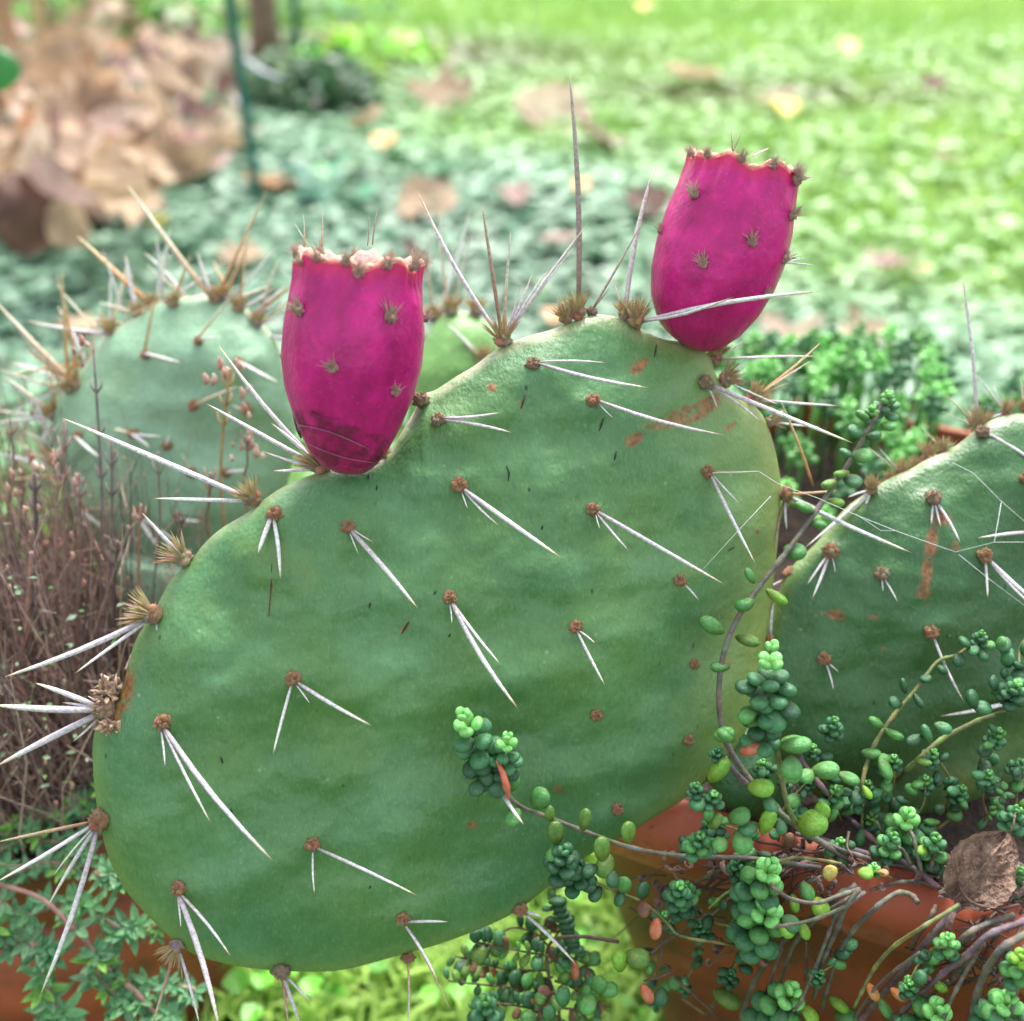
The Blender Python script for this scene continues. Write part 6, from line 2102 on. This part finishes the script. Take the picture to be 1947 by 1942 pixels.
# ------------------------------------------------------------------ spider silk on the right pad
web = empty('spider_web', P(1700, 1030, 0.33), 'fine white spider threads strung between the spines at the right', 'spider web')
for pts in ([c6(120, 1280), c6(330, 1050), c6(500, 870)], [c6(170, 740), c6(430, 730), c6(540, 800), c6(760, 880), c6(1000, 985), c6(1240, 1080), c6(1540, 1185)],
            [c6(1000, 985), c6(1120, 1065), c6(1200, 1065), c6(1330, 1110)],
            [c6(1540, 1185), c6(1760, 1130), c6(1800, 900)], [c6(1520, 680), c6(1640, 740), c6(1800, 900), c6(1950, 1030)], [c6(1560, 1200), c6(1720, 1330), c6(1960, 1510)],
            [c6(1760, 1130), c6(1960, 1130)], [c6(1240, 1080), c6(1480, 1165)]):
    mb = MB()
    m_ = [P(x_, y_, 0.322 + 0.00005 * max(0, x_ - 1350)) for (x_, y_) in pts]
    if len(m_) == 2: m_.insert(1, (m_[0] + m_[1]) / 2)
    mb.tube(m_, [0.00008] * len(m_), 4)
    mb.build('thread', M_web, web)

# ------------------------------------------------------------------ left pot plants
# dry stalks
random.seed(31)
DSC = [(0.27, 0.15, 0.125), (0.40, 0.26, 0.21), (0.2, 0.12, 0.10), (0.5, 0.36, 0.31), (0.12, 0.09, 0.095), (0.34, 0.25, 0.23)]
clump = empty('dry_stalk_clump', POT_L + Vector((0, 0, PZ - 0.01)), 'dense clump of dry reddish brown stalks growing in the left pot', 'dry stalks')
mb = MB()
for k in range(3200):
    a, rr = random.uniform(0, 6.28), 0.093 * math.sqrt(random.random())
    b_ = POT_L + Vector((math.cos(a) * rr, math.sin(a) * rr, PZ - 0.012))
    if b_.y > POT_L.y + 0.03 and random.random() < 0.4: continue
    h = random.uniform(0.04, 0.15)
    if b_.x > -0.15: h *= 0.8
    lean = Vector((random.gauss(0, 0.03 if k % 3 == 0 else 0.015), random.gauss(-0.004, 0.016), 0))
    c = random.choice(DSC)
    kk = 0.0028
    pts = [b_, b_ + lean * 0.2 + Vector((random.gauss(0, kk), random.gauss(0, kk), h * 0.28)), b_ + lean * 0.5 + Vector((random.gauss(0, kk), random.gauss(0, kk), h * 0.6)), b_ + lean + Vector((0, 0, h))]
    w = random.uniform(0.00018, 0.00048)
    mb.tube(pts, [w, w, w * 0.8, w * 0.5], 3, c, cap=False)
    for j in range(random.choice([0, 1, 2, 3])):
        q = pts[1].lerp(pts[3], random.random())
        e = q + Vector((random.gauss(0, 0.007), random.gauss(0, 0.005), random.uniform(0.000, 0.010)))
        mb.tube([q, e], [w * 0.7, w * 0.3], 3, c, cap=False)
    if random.random() < 0.22:
        q = pts[3]
        mb.blob(q, random.uniform(0.0004, 0.0010), 5, 4, col=random.choice([(0.48, 0.28, 0.22), (0.4, 0.2, 0.15), (0.52, 0.36, 0.28)]), rough=0.9, stretch=1.8)
o = mb.build('stalk_mass', M_drystem, clump)
o['kind'] = 'stuff'
# tall countable stalks standing above the clump
for (bx, by, tx, ty, w, c, br) in ((195, 1240, 178, 665, 5, (0.17, 0.13, 0.14), 3), (205, 1230, 212, 830, 5, (0.17, 0.13, 0.14), 2), (130, 1200, 122, 800, 6, (0.28, 0.18, 0.16), 2),
                                   (292, 1160, 300, 860, 4, (0.2, 0.15, 0.15), 1), (422, 960, 438, 700, 5, (0.42, 0.26, 0.12), 3), (465, 930, 468, 830, 4, (0.3, 0.17, 0.16), 2),
                                   (275, 1180, 268, 960, 5, (0.38, 0.2, 0.15), 1), (62, 1150, 66, 900, 6, (0.13, 0.10, 0.12), 2), (38, 1330, 60, 1050, 9, (0.42, 0.24, 0.2), 0),
                                   (100, 1240, 110, 880, 5, (0.3, 0.18, 0.16), 1), (150, 1230, 150, 900, 5, (0.22, 0.14, 0.14), 1), (16, 1000, 20, 800, 4, (0.25, 0.16, 0.15), 1),
                                   (222, 1200, 224, 1030, 6, (0.13, 0.09, 0.1), 2), (345, 1060, 348, 985, 4, (0.13, 0.09, 0.1), 1), (395, 1010, 400, 900, 6, (0.3, 0.18, 0.15), 2)):
    mb = MB()
    P0, P1 = P(bx, by, 0.415), P(tx, ty, 0.385)
    foot = Vector((P0.x, P0.y, max(PZ - 0.012, P0.z - 0.05)))
    m_ = [Vector(v) for v in spline([tuple(foot), tuple(P0), tuple(P0.lerp(P1, 0.5) + RIGHT * random.uniform(-0.002, 0.002)), tuple(P1)], 12)]
    r = w / 2 * 0.55 / F0
    mb.tube(m_, [r * (1 - 0.03 * i) for i in range(12)], 6, c)
    for j in range(br):
        q = m_[11 - j * 1 - 1]
        for s2_ in (-1, 1):
            mb.tube([q, q + RIGHT * s2_ * 0.0018 + UP * 0.0025, q + RIGHT * s2_ * 0.0022 + UP * 0.0055], [r * 0.7, r * 0.6, r * 0.25], 4, c)
    mb.build('stalk', M_drystem, clump)
# little seed-head flowers near the top of the stalks
for (x_, y_) in ((455, 700), (470, 780), (478, 850), (450, 860), (400, 730), (425, 690), (472, 830), (490, 870), (60, 880), (75, 900), (100, 890), (140, 920), (30, 910), (150, 680), (160, 660), (430, 720), (470, 745), (20, 930), (110, 860), (95, 870)):
    for j in range(3):
        mb = MB()
        mb.blob(P(x_ + random.uniform(-10, 10), y_ + random.uniform(-14, 14), 0.39), random.uniform(0.0006, 0.0014), 6, 4, col=random.choice([(0.55, 0.34, 0.28), (0.45, 0.22, 0.18), (0.6, 0.44, 0.36)]), rough=0.9, stretch=1.8)
        mb.build('seed_head', M_drystem, clump)


# herb leaf: narrow pointed, unit length along +X... along Z for leafrot
def herb_mesh(nm, ca, cb_):
    vs, fs, cs = [], [], []
    nu = 6
    for i in range(nu + 1):
        t = i / nu
        w = 0.165 * math.sin(math.pi * min(0.999, t ** 0.8)) ** 0.85 + 0.008
        z = 0.10 * math.sin(t * 2.4)
        for s2_ in (-1, 0, 1):
            vs.append(Vector((s2_ * w, -z + 0.09 * abs(s2_), t)))
            k = 0.7 if s2_ == 0 else 0.2
            cs.append(tuple(a_ * (1 - k * t) + b2 * (k * t) for a_, b2 in zip(ca, cb_)))
    for i in range(nu):
        for j in range(2):
            a = i * 3 + j
            fs.append((a, a + 1, a + 4, a + 3))
    mb = MB()
    mb.add(vs, fs, cs)
    return mb.mesh(nm, M_herb)


HERB = [herb_mesh('leaf', (0.13, 0.34, 0.13), (0.2, 0.44, 0.2)), herb_mesh('leaf', (0.10, 0.28, 0.12), (0.16, 0.38, 0.19)), herb_mesh('leaf', (0.2, 0.46, 0.08), (0.32, 0.58, 0.14)),
        herb_mesh('leaf', (0.17, 0.36, 0.17), (0.27, 0.47, 0.27))]


def herb_sprig(pts, label, d, n_w, sz=34, col=(0.25, 0.16, 0.12), spread=13, lime=0.15):
    n_w, sz = int(n_w * 2.0 + 1), sz * 0.82
    P3 = [P(p[0], p[1], p[2] if len(p) > 2 else d) for p in pts]
    t = empty('creeping_herb', P3[0], label, 'creeping herb')
    n_ = n_w + 1
    sp = [Vector(v) for v in spline([tuple(p) for p in P3], max(6, n_))]
    mb = MB()
    mb.tube(sp, [0.0009 * (1.3 - 0.8 * i / len(sp)) for i in range(len(sp))], 5, col)
    mb.build('stem', M_drystem, t)
    for k in range(1, len(sp)):
        c = sp[k] + RIGHT * random.gauss(0, spread) * PX + UP * random.gauss(0, spread) * PX
        ax = (UP * 0.6 + TOC * 0.8 + RIGHT * random.gauss(0, 0.35)).normalized()
        e1 = ax.cross(Vector((0.2, 0.9, 0.3))).normalized()
        e2 = ax.cross(e1)
        m_i = 2 if random.random() < lime else random.choice([0, 1, 3])
        cnt = random.choice([5, 6, 7])
        for i in range(cnt):
            a = 2 * math.pi * i / cnt + random.gauss(0, 0.2)
            el = random.uniform(0.0, 0.6)
            rad = e1 * math.cos(a) + e2 * math.sin(a)
            dd = rad * math.cos(el) + ax * math.sin(el)
            s_ = sz * random.uniform(0.65, 1.15) / F0 * 0.4
            link('leaf', HERB[m_i], t, c, leafrot(dd, ax), (s_, s_, s_))
    return t


random.seed(91)
herb_sprig([(60, 1560), (110, 1545), (160, 1520), (190, 1515)], 'herb sprig with bright tips just left of the main pad above the pot', 0.41, 5, 42, lime=0.35)
herb_sprig([(-20, 1620), (40, 1590), (90, 1600), (150, 1600), (180, 1570)], 'herb sprig crossing behind the lowest left areole', 0.405, 7, 42)
herb_sprig([(-20, 1680), (30, 1660), (90, 1640), (140, 1650), (180, 1640)], 'low dense herb sprig behind the fanned white spines', 0.40, 7, 44)
herb_sprig([(-30, 1560), (10, 1570), (40, 1610)], 'small herb sprig at the left edge above the terracotta', 0.405, 3, 36)
herb_sprig([(-20, 1700), (40, 1740), (120, 1720), (180, 1740), (240, 1770), (255, 1760)], 'herb sprig hanging over the pot front with a lime tip at its right end', 0.395, 7, 50)
herb_sprig([(-20, 1760), (10, 1790), (70, 1800), (90, 1820)], 'herb sprig with pale star shaped tips at the lower left edge', 0.392, 4, 54)
herb_sprig([(120, 1740), (180, 1810), (190, 1860), (220, 1890), (240, 1920)], 'drooping herb sprig down the middle of the pot front', 0.392, 5, 54)
herb_sprig([(60, 1790), (80, 1850), (110, 1920), (120, 1950)], 'herb sprig at the bottom edge below the star shaped tips', 0.392, 4, 56)
herb_sprig([(200, 1840), (250, 1880), (310, 1880), (370, 1880), (340, 1930)], 'woody herb sprig reaching right across the bottom of the pot', 0.395, 6, 42, (0.4, 0.28, 0.2))
herb_sprig([(180, 1660), (210, 1670), (225, 1680)], 'single broad herb tip behind the lower left edge of the main pad', 0.385, 2, 46)
herb_sprig([(240, 1870), (300, 1930), (330, 1960)], 'herb tip at the bottom edge between pot and grass', 0.392, 3, 44)
herb_sprig([(270, 1790), (290, 1765), (305, 1760)], 'pair of grey herb leaves against the terracotta near the pad', 0.40, 1, 30)
# reddish runner stem of the herb
mb = MB()
mb.tube([Vector(v) for v in spline([tuple(P(-10, 1680, 0.39)), tuple(P(60, 1700, 0.388)), tuple(P(100, 1725, 0.387)), tuple(P(140, 1770, 0.388))], 9)], [0.0009] * 9, 6, (0.30, 0.17, 0.14))
tag(mb.build('runner_stem', M_drystem), 'reddish bare runner stem crossing the lower left herb', 'stem')
# tiny leaves dotted in the dry stalks
mb = MB()
for k in range(75):
    x_, y_ = random.uniform(-10, 250), random.uniform(1080, 1500)
    if x_ > 200 and y_ > 1250: continue
    p = P(x_, y_, 0.375 + random.uniform(0, 0.03))
    s_ = random.uniform(0.002, 0.0042)
    q = Matrix.Rotation(random.uniform(0, 6.28), 3, 'Z') @ Matrix.Rotation(random.gauss(0, 0.8), 3, 'X')
    mb.add([p + q @ (Vector(w) * s_) for w in ((0, 0, 0), (0.5, 0.28, 0.1), (1, 0, 0), (0.5, -0.28, 0.1), (0.5, 0, 0))], [(0, 4, 1), (1, 4, 2), (2, 4, 3), (3, 4, 0)],
           random.choice([(0.25, 0.4, 0.2), (0.35, 0.5, 0.35), (0.15, 0.35, 0.1)]))
o = tag(mb.build('tiny_leaves', M_herb), 'tiny pale green leaves dotted through the dry stalks at the left', 'tiny leaves', kind='stuff')
